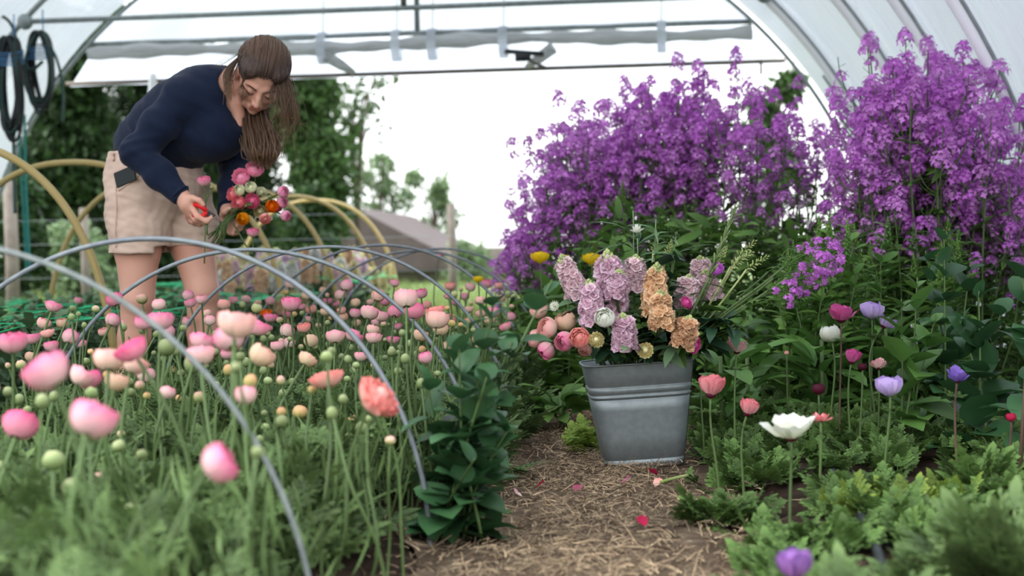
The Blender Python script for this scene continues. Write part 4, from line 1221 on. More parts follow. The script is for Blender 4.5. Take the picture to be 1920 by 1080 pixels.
leaf_clump(1500, 1050, 2.05, 70, .11, FERN, M_ane, 'blurred feathery green plant at the bottom of the picture', 5, .9)
leaf_clump(1760, 1010, 2.2, 70, .09, FERNW, M_ran, 'blurred green plant in the lower right corner', 6, .8)
leaf_clump(1900, 1000, 2.2, 60, .16, FERN, M_ran, 'blurred feathery plant at the right edge, bottom', 7, .9)
leaf_clump(1640, 1075, 1.9, 60, .13, FERN, M_ran, 'blurred dark green plant at the bottom edge right of the purple flower', 8, .8)
leaf_clump(1090, 775, 4.2, 14, .12, FERNW, M_aney, 'bright green weed growing beside the left of the bucket', 9, .9, 'weed')
leaf_clump(1285, 890, 3.6, 8, .05, FERNW, M_ane, 'tiny seedling at the right foot of the bucket', 10, .9, 'weed')
leaf_clump(935, 915, 3.2, 8, .07, FERNW, M_ane, 'small green weed on the straw right of the foreground leafy plant', 11, .5, 'weed')
leaf_clump(1450, 800, 3.4, 40, .085, FERNW, M_ane, 'green anemone plant left of the large white flower', 12, .8)

def anem(n=7, L=1.0, w=.75, el=.9, layers=2, curl=-.6, seed=0, rufl=.02):
    r = np.random.default_rng(seed); ps = []
    for j in range(layers):
        for k in range(n):
            a = 2 * PI * (k + .5 * j) / n + r.normal(0, .12); e = el + .25 * j + r.normal(0, .16)
            d = np.array([math.cos(a) * math.cos(e), math.sin(a) * math.cos(e), math.sin(e)])
            up = np.array([-math.cos(a) * math.sin(e), -math.sin(a) * math.sin(e), math.cos(e)])
            LL = L * r.uniform(.85, 1.12) * (1 - .12 * j)
            ps.append(tf(leaf(LL, LL * w, 6, 5, curl, .12, (.75, .28), rufl), frame1(d, up), (.06 * math.cos(a), .06 * math.sin(a), 0)))
    return join(*ps)
ANEM = dict(cup=me_of(anem(6, 1.0, .74, .72, 2, -.7, 1, .04), 'petals'), open=me_of(anem(6, 1.0, .62, .55, 2, -.3, 12, .05), 'petals'), frill=me_of(anem(14, .95, .32, .15, 3, -.4, 3), 'petals'),
            closed=me_of(anem(6, 1.0, .8, .35, 2, -1.7, 4), 'petals'), tulip=me_of(anem(6, 1.0, .62, .60, 2, -.5, 5, .06), 'petals'), ball=me_of(bloom(9, 4, 6, 1, .85, .82, .03), 'petals'))
ME_EYE = me_of(ball(.22, .22, .16, 8, 6), 'eye')
ME_RUFF = me_of(join(*[tf(FERN[k % 3], frame1((math.cos(a), math.sin(a), .45)), s=.9) for k, a in enumerate(np.arange(6) * 2 * PI / 6)]), 'ruff')
def anemone(px, py, w, d, kind, col, label, basepx=None, tilt=(0, 0), darkstem=False, seed=0, ruff=True, hgt=None):
    """(px, py) = centre of the bloom in the photograph, w = its width there"""
    r = np.random.default_rng(seed)
    s = w * d / F / 2
    c = P(px, py, d)
    hh = {'cup': .4, 'open': .2, 'frill': .2, 'closed': .45, 'tulip': .4, 'ball': .85}[kind]
    axis = nrm(np.array([tilt[0], tilt[1], 1.0]))
    rad = {'cup': .60, 'open': .85, 'frill': .95, 'closed': .50, 'tulip': .75, 'ball': 1.0}[kind]
    k = s / rad
    bot = c - axis * hh * k * .9
    q = P(px if basepx is None else basepx, py, d); z0 = float(gz(q[0], q[1])) - .015
    base = np.array([q[0], q[1], z0])
    t = thing('anemone', label, 'flower', base)
    pth = bez((0, 0, 0), (0, 0, (bot - base)[2] * .45), bot - base - axis * (bot - base)[2] * .35, bot - base, 14)
    b = MB(); b.add(*tube(pth, np.linspace(.0034, .0026, 14), 6)); b.build('stem', M_stemr if darkstem else M_stem, t)
    Mz = zframe(axis)
    def put(nm, me, m, sc, at, spin=0.0):
        o = link(nm, me, m, t)
        Mr = Mz @ np.array([[math.cos(spin), -math.sin(spin), 0], [math.sin(spin), math.cos(spin), 0], [0, 0, 1]])
        o.matrix_basis = Matrix.Translation([float(v) for v in at]) @ Matrix(Mr.tolist()).to_4x4() @ Matrix.Diagonal((sc, sc, sc, 1))
    put('petals', ANEM[kind], C[col], k, bot - base, r.uniform(0, 6))
    if kind in ('open', 'tulip', 'cup', 'frill'):
        put('eye', ME_EYE, C['dark'], k, bot - base + axis * .1 * k)
    if ruff:
        put('ruff', ME_RUFF, M_ane, .032, pth[11])
an = [(1334, 728, 56, 3.35, 'cup', 'corala', 'coral anemone just right of the bucket', 1345, (.1, 0), 0),
      (1404, 767, 42, 3.3, 'cup', 'corala', 'half closed coral pink anemone between the bucket and the large white flower', 1392, (.35, 0), 0),
      (1484, 815, 100, 2.75, 'open', 'white', 'large blurred white anemone, the biggest bloom of the right bed', 1478, (0, -.12), 0),
      (1539, 786, 50, 3.1, 'frill', 'corala', 'frilled coral pink anemone behind the right side of the large white one', 1535, (0, .1), 0),
      (1577, 590, 58, 4.0, 'tulip', 'magenta', 'tall magenta anemone on a dark stem, highest left of the lavender pair', 1571, (0, 0), 1),
      (1557, 627, 38, 4.1, 'ball', 'white', 'round white anemone right under the tall magenta one', 1553, (-.2, 0), 0),
      (1635, 583, 36, 4.2, 'closed', 'lilac', 'lavender cup shaped anemone, the upper one of the pair at the back', 1630, (0, 0), 0),
      (1661, 606, 42, 4.2, 'tulip', 'lilac', 'pale lavender anemone seen from the side on a bent stem', 1640, (.9, .2), 0),
      (1382, 651, 48, 3.8, 'tulip', 'pale', 'pink and white striped anemone right of the rim of the bucket', 1375, (.1, .1), 0),
      (1598, 671, 36, 3.9, 'cup', 'magenta', 'small magenta pink anemone in the centre of the right bed', 1592, (.2, 0), 0),
      (1648, 684, 36, 3.9, 'tulip', 'pale', 'small pale pink anemone beside a dark red bud', 1645, (0, .1), 0),
      (1617, 688, 17, 3.8, 'ball', 'dark', 'dark red anemone bud between two pink anemones', 1610, (0, 0), 0),
      (1535, 730, 25, 3.5, 'ball', 'dark', 'dark maroon closed anemone above the large white one', 1540, (0, 0), 0),
      (1669, 726, 42, 3.3, 'closed', 'lilac', 'pale lilac closed anemone on a green stem, middle of the right bed', 1656, (0, 0), 0),
      (1796, 706, 46, 3.4, 'tulip', 'violet', 'violet blue anemone on a dark stem toward the right edge', 1792, (.1, -.2), 1),
      (1713, 645, 14, 4.2, 'ball', 'lilac', 'tiny violet anemone bud before the blue green leaves', 1712, (0, 0), 0),
      (1896, 783, 19, 3.3, 'ball', 'crimson', 'small crimson anemone bud by the right edge of the picture', 1888, (0, 0), 1),
      (1490, 1066, 76, 1.95, 'cup', 'dusk', 'blurred purple anemone cut by the bottom of the picture', 1485, (0, -.1), 0),
      (1313, 711, 14, 3.9, 'ball', 'dark', 'dark anemone bud touching the right side of the bucket', 1318, (0, 0), 0),
      (1475, 662, 9, 4.4, 'ball', 'coral', 'tiny coral anemone bud under the broad leaves', 1475, (0, 0), 0)]
for k, (px, py, w, d, kind, col, lb, bp, tl, ds) in enumerate(an):
    anemone(px, py, w, d, kind, col, lb, bp, tl, ds, 500 + k, ruff=kind != 'ball' or w > 20)
# dark stem cut by the right edge
t = thing('bare_stem', 'bare dark red stem rising at the right edge of the picture', 'stem', P(1908, 700, 3.2) * (1, 1, 0) + (0, 0, .03))
b = MB(); b.add(*tube([(0, 0, -.02), (.01, 0, .15), (.025, 0, .36)], [.005, .004, .003], 6)); b.build('stalk', M_stemr, t)
# drip line
gg = [G(1560, 880, .05), G(1590, 930, .05), G(1625, 985, .05), G(1655, 1060, .05), G(1700, 1200, .05)]
t = thing('drip_hose', 'black irrigation hose lying on the soil of the anemone bed', 'hose', gg[0])
b = MB(); b.add(*tube(smooth_path([q - gg[0] for q in gg], 30), .009, 8)); b.build('tube', M_dark, t)
# fallen petals and stalks on the path
for k, (px, py, col, lb) in enumerate([(1165, 922, 'magenta', 'magenta petal fallen on the straw in front of the bucket'), (1228, 926, 'coral', 'crumpled pink petal on the straw by a cut green stalk'), (1210, 1000, 'crimson', 'dark crimson petal lying on the straw, nearest the camera'),
                                       (980, 943, 'pale', 'pale pink petal on the straw beside the foreground leafy plant'), (1232, 902, 'crimson', 'dark pink petal at the right foot of the bucket'), (1080, 935, 'hot', 'small pink petal in the middle of the straw path'), (1005, 927, 'crimson', 'tiny red petal on the left of the straw path')]):
    g = G(px, py); g[2] = float(gz(g[0], g[1])) + .016
    b = MB(); b.add(*tf(leaf(.03, .024, 5, 4, -1.2, .3, (.6, .4), .05), frame1((math.cos(k), math.sin(k), .15))))
    o = b.build('fallen_petal', C[col]); o.location = [float(v) for v in g]; tag(o, lb, 'petal')
g = [G(1240, 927), G(1265, 920), G(1290, 914)]
t = thing('cut_stalk', 'pale green cut flower stalk lying on the straw right of the bucket foot', 'stalk', g[0] + (0, 0, .03))
b = MB(); b.add(*tube(smooth_path([q - g[0] for q in g], 8), .004, 6)); b.build('stem', M_lime, t)
b = MB(); r = np.random.default_rng(8)
for k in range(16):
    px, py = r.uniform(1020, 1220), r.uniform(1000, 1060); q = G(px, py); q[2] = float(gz(q[0], q[1])) + .014
    a = r.uniform(-.6, .6); L = r.uniform(.03, .10)
    b.add(*tube([q, q + (math.cos(a) * L * .5, math.sin(a) * L * .5, .006), q + (math.cos(a + .2) * L, math.sin(a + .2) * L, 0)], .0014, 4, True))
tag(b.build('grass_clippings', M_straw), 'pale dry clippings strewn on the straw in the near part of the path', 'clippings', kind='stuff')

# ------------------------------------------------------------------ left netted bed: grey green leaves and stock
b = MB(); r = np.random.default_rng(61)
KALE = [leaf(1, .42, 7, 5, .9, .2, (.7, .5), .07), leaf(1, .36, 7, 5, 1.2, .25, (.7, .5), .09)]
n = 520; y = 4.7 + 7 * r.random(n); x = PX_ + r.uniform(-.8, .66, n)
nl = 15; c = np.repeat(np.stack([x, y, 0 * x], 1), nl, 0); N = len(c)
az = r.uniform(0, 6.28, N); el = np.clip(r.normal(.8, .35, N), .1, 1.45)
dd = np.stack([np.cos(az) * np.cos(el), np.sin(az) * np.cos(el), np.sin(el)], 1)
c[:, 2] += r.uniform(.02, .36, N)
fr = frames(dd, spin=r.normal(0, .4, N)) * (r.uniform(.06, .13, N))[:, None, None]
for k in range(2):
    s = r.random(N) < .5 if k == 0 else ~s
    b.scatter(KALE[k], fr[s], c[s])
tag(b.build('netted_foliage', M_kale), 'grey green leaves growing up through the green netting', 'foliage', kind='stuff')
# low meadow weeds in the walkway left
b = MB(); n = 420; y = 3.0 + 8 * r.random(n); x = r.uniform(-2.1, -1.66, n)
clumps(b, np.stack([x, y, 0 * x], 1), 6, .09, FERN, r)
tag(b.build('walkway_weeds', M_ran), 'low weeds in the walkway where the woman stands', 'weeds', kind='stuff')

# ------------------------------------------------------------------ stock flowers (shared by the far bed and the bucket)
def rosettes(mb, cs, ns, rad, r, n1=5, m=0):
    tp = join(*[tf(leaf(1, .95, 4, 5, -.4, .1, (.6, .25), .16), frame1((math.cos(a), math.sin(a), .25)), s=1.0) for a in np.arange(n1) * 2 * PI / n1],
              *[tf(leaf(.75, .7, 4, 5, -.5, .1, (.6, .25), .2), frame1((math.cos(a), math.sin(a), .95)), s=.9) for a in .5 + np.arange(4) * 2 * PI / 4])
    N = len(cs)
    mb.scatter(tp, frames(np.cross(ns, r.standard_normal((N, 3))), ns) * (rad * r.uniform(.8, 1.2, N))[:, None, None], cs, m)
def stock_meshes(seed, n=60, L=1.0, R=.32, fr_=.135, taper=.35):
    """spike along +z from 0 to 1"""
    r = np.random.default_rng(seed); bl, bd = MB(), MB()
    f = (np.arange(n) + .5) / n; ph = np.arange(n) * 2.4
    Rr = R * (1 - taper * f ** 1.5) * r.uniform(.8, 1.1, n)
    el = -.15 + .9 * f ** 2
    nm = np.stack([np.cos(ph) * np.cos(el), np.sin(ph) * np.cos(el), np.sin(el)], 1)
    cs = np.stack([Rr * .62 * np.cos(ph), Rr * .62 * np.sin(ph), L * .84 * f], 1)
    rosettes(bl, cs, nrm(nm + r.normal(0, .22, (n, 3))), fr_, r)
    bb = ball(.045, .045, .065, 6, 5)
    for k in range(18):
        g = k / 18; a = k * 2.4
        bd.add(*tf(bb, zframe((math.cos(a) * (1 - g), math.sin(a) * (1 - g), .4 + g)), (.12 * (1 - g) * math.cos(a), .12 * (1 - g) * math.sin(a), L * (.84 + .17 * g)), 1 - .4 * g))
    return bl.mesh('blossom'), bd.mesh('buds')
STOCK = [stock_meshes(600 + k, 60 + 6 * k) for k in range(3)]
STOCKL = leafy_meshes(620, 14, 1.0, .24, .22, False, .012, .01, .8, .3, .9)
C['stocky'] = petal('stock_yellow_petal', srgb(240, 228, 176), srgb(248, 240, 206), 0.5, 0.15)
C['stockv'] = petal('stock_mauve_petal', srgb(234, 206, 228), srgb(244, 226, 240), 0.5, 0.15)
C['stockn'] = petal('stock_pale_apricot_petal', srgb(238, 206, 170), srgb(248, 226, 200), 0.5, 0.15)
C['stockw'] = petal('stock_white_petal', srgb(226, 226, 220), srgb(240, 240, 236), 0.5, 0.1)
r = np.random.default_rng(62)
for k in range(300):
    y = r.uniform(8.6, 12.0); x = PX_ + r.uniform(-.75, .72)
    z = r.uniform(.34, .58) if y < 10 else r.uniform(.42, .66)
    px, py, d = proj((x, y, z))
    if px < 380 or px > 960:
        continue
    col = r.choice(['stocky', 'stockv', 'stockn', 'stockw', 'stocky', 'stockp'])
    nice = dict(stocky='pale yellow', stockv='mauve', stockn='apricot', stockw='white', stockp='pale pink')[col]
    t = thing('stock_flower', nice + ' stock flower in the netted bed right of the legs', 'flower', (x, y, 0), r.uniform(0, 6), nice + ' stocks in the netted bed')
    o = link('stem', STOCKL[0], M_stem, t); o.scale = (.35, .35, z)
    o = link('leaves', STOCKL[1], M_kale, t); o.scale = (.6, .6, z * .8)
    s = r.uniform(.13, .18)
    o = link('blossom', STOCK[k % 3][0], C[col], t); o.location = (0, 0, z - s * .85); o.scale = (s, s, s)
    o = link('buds', STOCK[k % 3][1], M_lime, t); o.location = (0, 0, z - s * .85); o.scale = (s, s, s)

# ------------------------------------------------------------------ bucket
M_zinc = mat('galvanised_zinc', (0.24, 0.27, 0.28, 1), rough=0.5, metal=0.6, var=0, noise=(55, (0.29, 0.32, 0.325, 1), 0.7), bump=0.05, bscale=90)
bc = G(1205, 879); bc = np.array([bc[0], bc[1] + .10, 0.0]); bc[2] = float(gz(bc[0], bc[1])) - .004
BH_ = .287
bk = thing('zinc_bucket', 'galvanised zinc bucket full of cut flowers standing on the straw path', 'bucket', bc)
bk.rotation_euler = (0, math.radians(-2.6), math.radians(7))
def squircle(a, wx, wy, e=5.0):
    c, s = np.cos(a), np.sin(a)
    k = (np.abs(c) ** e + np.abs(s) ** e) ** (-1 / e)
    return wx * k * c, wy * k * s
def bucket_pt(f):     # f: height fraction -> half widths
    return .107 + (.150 - .107) * f, .080 + (.112 - .080) * f
def shell(prof, n=96):
    """prof: (height fraction, outward offset)"""
    a = np.arange(n + 1) / n * 2 * PI; V = []
    for f, off in prof:
        wx, wy = bucket_pt(f); x, y = squircle(a, wx + off, wy + off)
        V.append(np.stack([x, y, np.full_like(x, f * BH_)], 1))
    return np.concatenate(V), gridq(len(prof), n + 1), np.zeros((n + 1) * len(prof))
prof = [(0.0, -.006), (0.004, 0), (.075, 0), (.082, -.0035), (.09, -.0035), (.10, 0), (.30, .0), (.55, 0), (.655, 0), (.662, -.003), (.668, -.003), (.675, .0022), (.69, .0022), (.70, -.0008), (.710, -.0015), (.718, .001), (.745, .0022), (.768, .001), (.776, -.0018), (.785, -.0018), (.795, 0), (.90, 0), (.985, 0)]
b = MB(); b.add(*shell(prof)); b.add(*shell([(.985, 0), (.985, -.0025), (.05, -.0025), (.03, -.01)]))
a = np.arange(97) / 96 * 2 * PI
x, y = squircle(a, .106, .079)
disc = np.concatenate([np.stack([x * .0, y * 0, 0 * x + .012], 1), np.stack([x, y, 0 * x + .012], 1)])
b.add(disc, gridq(2, 97), np.zeros(194)); b.build('body', M_zinc, bk)
x, y = squircle(a, .1515, .1135)
b = MB(); b.add(*tube(np.stack([x, y, 0 * x + BH_ * .99], 1), .0032, 8, True)); b.build('rim', M_zinc, bk)
seam = []
for f in np.linspace(.0, .98, 12):
    wx, wy = bucket_pt(f); sx_, sy_ = squircle(np.array([-.56]), wx, wy); seam.append((sx_[0] + .0004, sy_[0] - .0004, f * BH_))
b = MB(); b.add(*tube(seam, .0013, 6)); b.build('seam', M_dark, bk)
x, y = squircle(a, .125, .093)
disc = np.concatenate([np.stack([x * .0, y * 0, 0 * x + BH_ * .62], 1), np.stack([x, y, 0 * x + BH_ * .62], 1)])
M_water = mat('water', (0.02, 0.025, 0.02, 1), rough=0.05, spec=0.5, var=0)
b = MB(); b.add(disc, gridq(2, 97), np.zeros(194)); b.build('water', M_water, bk)

# ---- flowers in the bucket
top_c = bc + np.array([0, 0, BH_])
def bflower(px, py, d, name, label, cat, heads, stem_m=M_stem, thick=.003, from_=None, group=None, axis=None, bendy=.5, leaves=None, seed=0):
    """stem from inside the bucket to the foot of the head at (px, py); heads: [(part name, mesh, material, scale, offset along axis)]"""
    r = np.random.default_rng(seed + int(px * 3 + py))
    foot = P(px, py, d)
    v = foot - top_c
    start = bc + np.array([-v[0] * .25 + r.normal(0, .02), -v[1] * .15 + r.normal(0, .015), .03]) if from_ is None else from_
    start[:2] = bc[:2] + np.clip(start[:2] - bc[:2], -.07, .07)
    rim = top_c + np.array([np.clip(v[0] * .45, -.115, .115), np.clip(v[1] * .4, -.08, .08), 0.0])
    t = thing(name, label, cat, start, group=group)
    pth = np.concatenate([np.linspace(start, rim, 5)[:-1], bez(rim, rim + (rim - start) * .25 * bendy + np.array([0, 0, .03]), foot - (foot - rim) * .3, foot, 12)]) - start
    ax = nrm(pth[-1] - pth[-3]) if axis is None else nrm(axis)
    b = MB(); b.add(*tube(pth, thick, 6)); b.build('stem', stem_m, t)
    Mz = zframe(ax)
    for nm, me, m, sc, off in heads:
        o = link(nm, me, m, t); sp = r.uniform(0, 6)
        Mr = Mz @ np.array([[math.cos(sp), -math.sin(sp), 0], [math.sin(sp), math.cos(sp), 0], [0, 0, 1]])
        sc = (sc, sc, sc) if np.isscalar(sc) else sc
        o.matrix_basis = Matrix.Translation([float(q) for q in pth[-1] + ax * off]) @ Matrix(Mr.tolist()).to_4x4() @ Matrix.Diagonal((*sc, 1))
    if leaves:
        mb = MB(); n, L, w, mt = leaves
        i = r.integers(6, 15, n); a = r.uniform(0, 6.28, n)
        dd = np.stack([np.cos(a), np.sin(a), r.uniform(-.2, .9, n)], 1)
        mb.scatter(leaf(1, w, 5, 3, .9, .2, (.5, .7)), frames(dd, spin=r.normal(0, .4, n)) * (L * r.uniform(.7, 1.2, n))[:, None, None], pth[i])
        mb.build('leaves', mt, t)
    return t
def stockb(px0, py0, px1, py1, d, col, label, k, tilt=0.0):
    """spike from its foot (px0, py0) to its tip (px1, py1)"""
    foot, tip = P(px0, py0, d), P(px1, py1, d + tilt)
    L = np.linalg.norm(tip - foot)
    w = min(1.5, max(1.0, .125 / L))
    bflower(px0, py0, d, 'stock_flower', label, 'flower', [('blossom', STOCK[k % 3][0], C[col], (L * w, L * w, L), 0), ('buds', STOCK[k % 3][1], M_lime, (L * w, L * w, L), 0)],
            M_stem, .0042, axis=tip - foot, leaves=(7, .09, .28, M_kale), seed=k)
stockb(1085, 555, 1052, 478, 3.78, 'stockp', 'pale pink stock spike at the left of the bucket bouquet, leaning left', 0)
stockb(1112, 605, 1104, 525, 3.68, 'stockl', 'lilac pink stock spike above the cream ranunculus with the dark eye', 1)
stockb(1150, 585, 1138, 470, 3.76, 'stockl', 'tallest pale pink stock spike near the left middle of the bouquet', 2)
stockb(1155, 560, 1162, 505, 3.70, 'stockl', 'short lilac pink stock spike in front of the tallest pink one', 0)
stockb(1188, 545, 1192, 478, 3.82, 'stockp', 'pale pink stock spike just left of the peach ones', 1)
stockb(1172, 655, 1168, 588, 3.60, 'stockl', 'lilac pink stock hanging low above the rim of the bucket', 2)
stockb(1225, 590, 1232, 494, 3.72, 'stocka', 'tallest peach stock spike in the middle of the bouquet', 0)
stockb(1240, 615, 1238, 545, 3.62, 'stocka', 'peach stock in front of the tallest peach spike', 1)
stockb(1278, 650, 1294, 592, 3.62, 'stockt', 'tan peach stock low at the right above the rim of the bucket', 2)
stockb(1318, 535, 1312, 480, 3.95, 'stockp', 'pale pink loose spike behind the peach stocks at right', 1)
stockb(1285, 575, 1292, 515, 3.85, 'stockp', 'pale pink snapdragon like spike just right of the peach stocks', 2)
stockb(1335, 560, 1322, 505, 3.9, 'stockp', 'small pale pink spike half hidden by the green stems at right', 0)
# globes at the left
def globe(px, py, w, d, col, var_, label, ax):
    s = w * d / F / 2
    a = nrm(np.array(ax, float))
    c = P(px, py, d) - a * s * .8
    q = proj(c)
    bflower(q[0], q[1], q[2], 'ranunculus', label, 'flower', [('bloom', ME_BLOOM[var_], C[col], s, 0), ('sepals', ME_SEP[0], M_sepal, s * .9, 0)], M_stem, .003, axis=a, leaves=(2, .05, .3, M_ane))
globe(1012, 580, 38, 3.80, 'salmon', 2, 'salmon globe flower highest at the left of the bouquet', (-.5, -.1, .5))
globe(1026, 616, 42, 3.72, 'salmon', 2, 'large salmon globe flower in the left cluster of the bouquet', (-.5, -.4, .3))
globe(1062, 604, 42, 3.75, 'peach', 4, 'pale peach globe flower right of the large salmon one', (-.3, -.2, .8))
globe(1060, 640, 38, 3.66, 'pink', 4, 'pink globe flower low in the left cluster, beside a coral one', (-.4, -.5, -.1))
globe(1087, 633, 40, 3.62, 'coral', 2, 'coral pink ranunculus facing forward at the left of the bucket rim', (-.1, -.9, .2))
globe(1006, 635, 34, 3.78, 'salmon', 4, 'salmon globe flower at the far left of the bouquet', (-.8, -.2, .1))
globe(1026, 656, 34, 3.72, 'pink', 4, 'pink globe flower hanging lowest at the left of the bucket', (-.5, -.3, -.5))
globe(1134, 596, 38, 3.58, 'white', 2, 'white ranunculus with a dark eye in the front of the bouquet', (-.1, -.9, .25))
globe(1118, 637, 28, 3.60, 'cream', 5, 'small cream flower just above the rim at left', (0, -1, .2))
globe(1210, 657, 28, 3.60, 'cream', 3, 'yellowish green flower resting on the middle of the bucket rim', (0, -.9, .1))
globe(1097, 655, 26, 3.68, 'salmon', 4, 'small dull salmon flower under the coral pink one', (-.1, -.6, -.4))
globe(1305, 648, 30, 3.66, 'magenta', 3, 'magenta flower at the right end of the bucket rim', (.7, -.5, -.2))
globe(1288, 567, 24, 3.72, 'magenta', 5, 'magenta pink bud right of the peach stocks', (.5, -.5, .4))
globe(1343, 503, 26, 3.85, 'purple', 3, 'small bright purple flower among the green stems', (0, -.7, .5))
# white cornflowers with grey foliage
ME_CORN = me_of(join(*[tf(leaf(1, .16, 4, 3, -.4, .2, (.8, .2)), frame1((math.cos(a) * math.cos(e), math.sin(a) * math.cos(e), math.sin(e)))) for e, n in ((.3, 16), (.8, 12), (1.2, 7)) for a in np.arange(n) * 2 * PI / n]), 'florets')
ME_CORNB = me_of(ball(.28, .28, .42, 8, 6, (0, 0, -.25)), 'calyx')
bflower(1195, 437, 3.85, 'cornflower', 'white cornflower standing highest at the top of the bouquet', 'flower', [('florets', ME_CORN, C['white'], .026, 0), ('calyx', ME_CORNB, M_kale, .022, 0)], M_kale, .002, axis=(-.1, -.1, 1), leaves=(34, .13, .07, M_kale))
bflower(1041, 575, 3.72, 'cornflower', 'small white cornflower among the globe flowers at left', 'flower', [('florets', ME_CORN, C['white'], .018, 0), ('calyx', ME_CORNB, M_kale, .016, 0)], M_kale, .002, axis=(-.3, -.9, .3), leaves=(4, .1, .07, M_kale))
for k, (px, py, lb) in enumerate([(1187, 392, 'thin curling grey green bud stalk at the top of the bouquet, left'), (1230, 408, 'thin grey green bud stalk right of the white cornflower'), (1268, 440, 'thin bud stalk leaning right behind the cornflower')]):
    bflower(px, py, 3.88, 'cornflower_bud', lb, 'flower bud', [('bud', ME_CORNB, M_kale, .016, .006)], M_kale, .002, axis=(.3 * k - .5, 0, .6), leaves=(12, .12, .06, M_kale), bendy=1.3)
# lime bud spikes and the tall bud spike
def budspike(seed, n=26, w=.10, l=.16):
    r = np.random.default_rng(seed); b = MB(); tp = ball(.35, .35, 1, 6, 6, (0, 0, .9))
    for k in range(n):
        f = k / n; a = k * 2.4; e = .5 + .7 * f
        b.add(*tf(tp, zframe((math.cos(a) * math.cos(e), math.sin(a) * math.cos(e), math.sin(e))), (.02 * math.cos(a), .02 * math.sin(a), f), .085 * (1.1 - .5 * f)))
    return b.mesh('buds')
SPK = [budspike(k, 22 + 6 * k) for k in range(3)]
for k, (x0, y0, x1, y1, d, lb) in enumerate([(1385, 482, 1418, 450, 3.9, 'lime green bud spike reaching highest right of the peach stocks'), (1370, 500, 1412, 472, 3.85, 'lime green bud spike below the highest one at right'),
                                            (1350, 495, 1362, 462, 3.92, 'short lime green bud spike in the middle right of the bouquet'), (1400, 505, 1440, 480, 3.82, 'pale lime bud spike among the fanned stems at right'),
                                            (1225, 470, 1235, 440, 3.9, 'lime green bud cluster under the white cornflower'), (1248, 480, 1262, 448, 3.9, 'pale lime bud cluster right of the cornflower stalks')]):
    f0, f1 = P(x0, y0, d), P(x1, y1, d); L = np.linalg.norm(f1 - f0)
    bflower(x0, y0, d, 'bud_spike', lb, 'flower bud', [('buds', SPK[k % 3], M_lime, (L * 1.5, L * 1.5, L), 0)], M_lime, .003, axis=f1 - f0, leaves=(6, .07, .28, M_rock))
f0, f1 = P(1330, 520, 3.80), P(1380, 388, 3.80); L = np.linalg.norm(f1 - f0)
bflower(1330, 520, 3.80, 'tall_bud_spike', 'tall slender green bud spike leaning right above the bouquet', 'flower bud', [('buds', SPK[2], M_sepal, (L * .42, L * .42, L), 0), ('axis', me_of(tube([(0, 0, 0), (0, 0, 1)], .02, 5), 'axis'), M_stem, (L, L, L), 0)], M_stem, .004, axis=f1 - f0, leaves=(5, .07, .3, M_rock))
# purple bunch fanning right
def panicle_meshes(seed):
    r = np.random.default_rng(seed); st, bl = MB(), MB()
    st.add(*tube(smooth_path([(0, 0, 0), (0.01, 0, .10), (0, 0, .2)], 6), .0022, 4, True))
    for k in range(9):
        f = .25 + .7 * k / 9; a = k * 2.4; L = .07 * (1.2 - f * .5)
        e = np.array([math.cos(a) * L * .7, math.sin(a) * L * .7, .2 * f + L * .8])
        st.add(*tube(bez((0, 0, .2 * f), (e[0] * .5, e[1] * .5, .2 * f + .01), e - (0, 0, .02), e, 6), .0013, 4, True))
        for q in range(4):
            pp = np.array([e[0] * .6, e[1] * .6, e[2] - .02]) + r.normal(0, .012, 3); st.add(*tube([pp, pp + nrm(r.standard_normal(3)) * .02], .0012, 3, True))
        if k > 2:
            raceme(bl, e, e - np.array([0, 0, .2 * f]), r, 9, .014, .02, .0105)
    raceme(bl, np.array([0, 0, .21]), (0, 0, 1), r, 12, .016, .028, .0105)
    return st.mesh('branches'), bl.mesh('blossom')
PAN = [panicle_meshes(700 + k) for k in range(3)]
for k, (px, py, d, lb) in enumerate([(1470, 500, 3.75, 'uppermost'), (1478, 520, 3.7, 'second'), (1462, 535, 3.8, 'third'), (1440, 545, 3.7, 'fourth'), (1420, 560, 3.75, 'fifth'), (1400, 575, 3.7, 'lowest'),
                                     (1440, 510, 3.85, 'hindmost'), (1450, 522, 3.62, 'foremost')]):
    v = P(px, py, d) - top_c
    bflower(px, py, d, 'rocket_stalk', lb + ' purple flower stalk of the bunch fanning right from the bucket', 'flower stalk', [('branches', PAN[k % 3][0], M_rock, .68, 0), ('blossom', PAN[k % 3][1], C['purple2'], .68, 0)],
            M_stem, .0034, axis=v * (1, 1, .75) + np.array([.05, 0, 0]), bendy=1.2, leaves=(4, .06, .25, M_rock))
# dark leaves packed between the stems
r = np.random.default_rng(66)
for k, (px, py, lb) in enumerate([(1268, 470, 'sprig of dark rounded leaves at the top of the bouquet'), (1205, 605, 'sprig of dark leaves between the pink and peach stocks'), (1190, 640, 'sprig of dark leaves over the middle of the rim'), (1225, 640, 'sprig of grey green round leaves under the peach stocks'),
                                  (1120, 560, 'sprig of dark leaves behind the lilac stocks'), (1290, 615, 'sprig of dark leaves at the right of the peach stocks'), (1090, 575, 'sprig of dark leaves at the left of the bouquet'), (1330, 600, 'long dark leaves drooping right of the bouquet'), (1260, 520, 'dark leaves behind the tallest peach stock'), (1140, 655, 'dark leaves hanging over the left part of the rim')]):
    bflower(px, py, 3.72 if py > 560 else 3.85, 'leaf_sprig', lb, 'leaves', [], M_stem, .0025, leaves=(16, .085, .5, M_dkleaf))
for k in range(34):
    px = r.uniform(1085, 1400); py = r.uniform(575, 668) - 30 * (px > 1300); d = r.uniform(3.7, 3.95)
    bflower(px, py, d, 'leaf_sprig', 'dark green filler sprig deep between the stems of the bouquet', 'leaves', [], M_stem, .0025, leaves=(12, .09, .3, M_rock if k % 2 else M_dkleaf), group='filler sprigs in the bouquet')
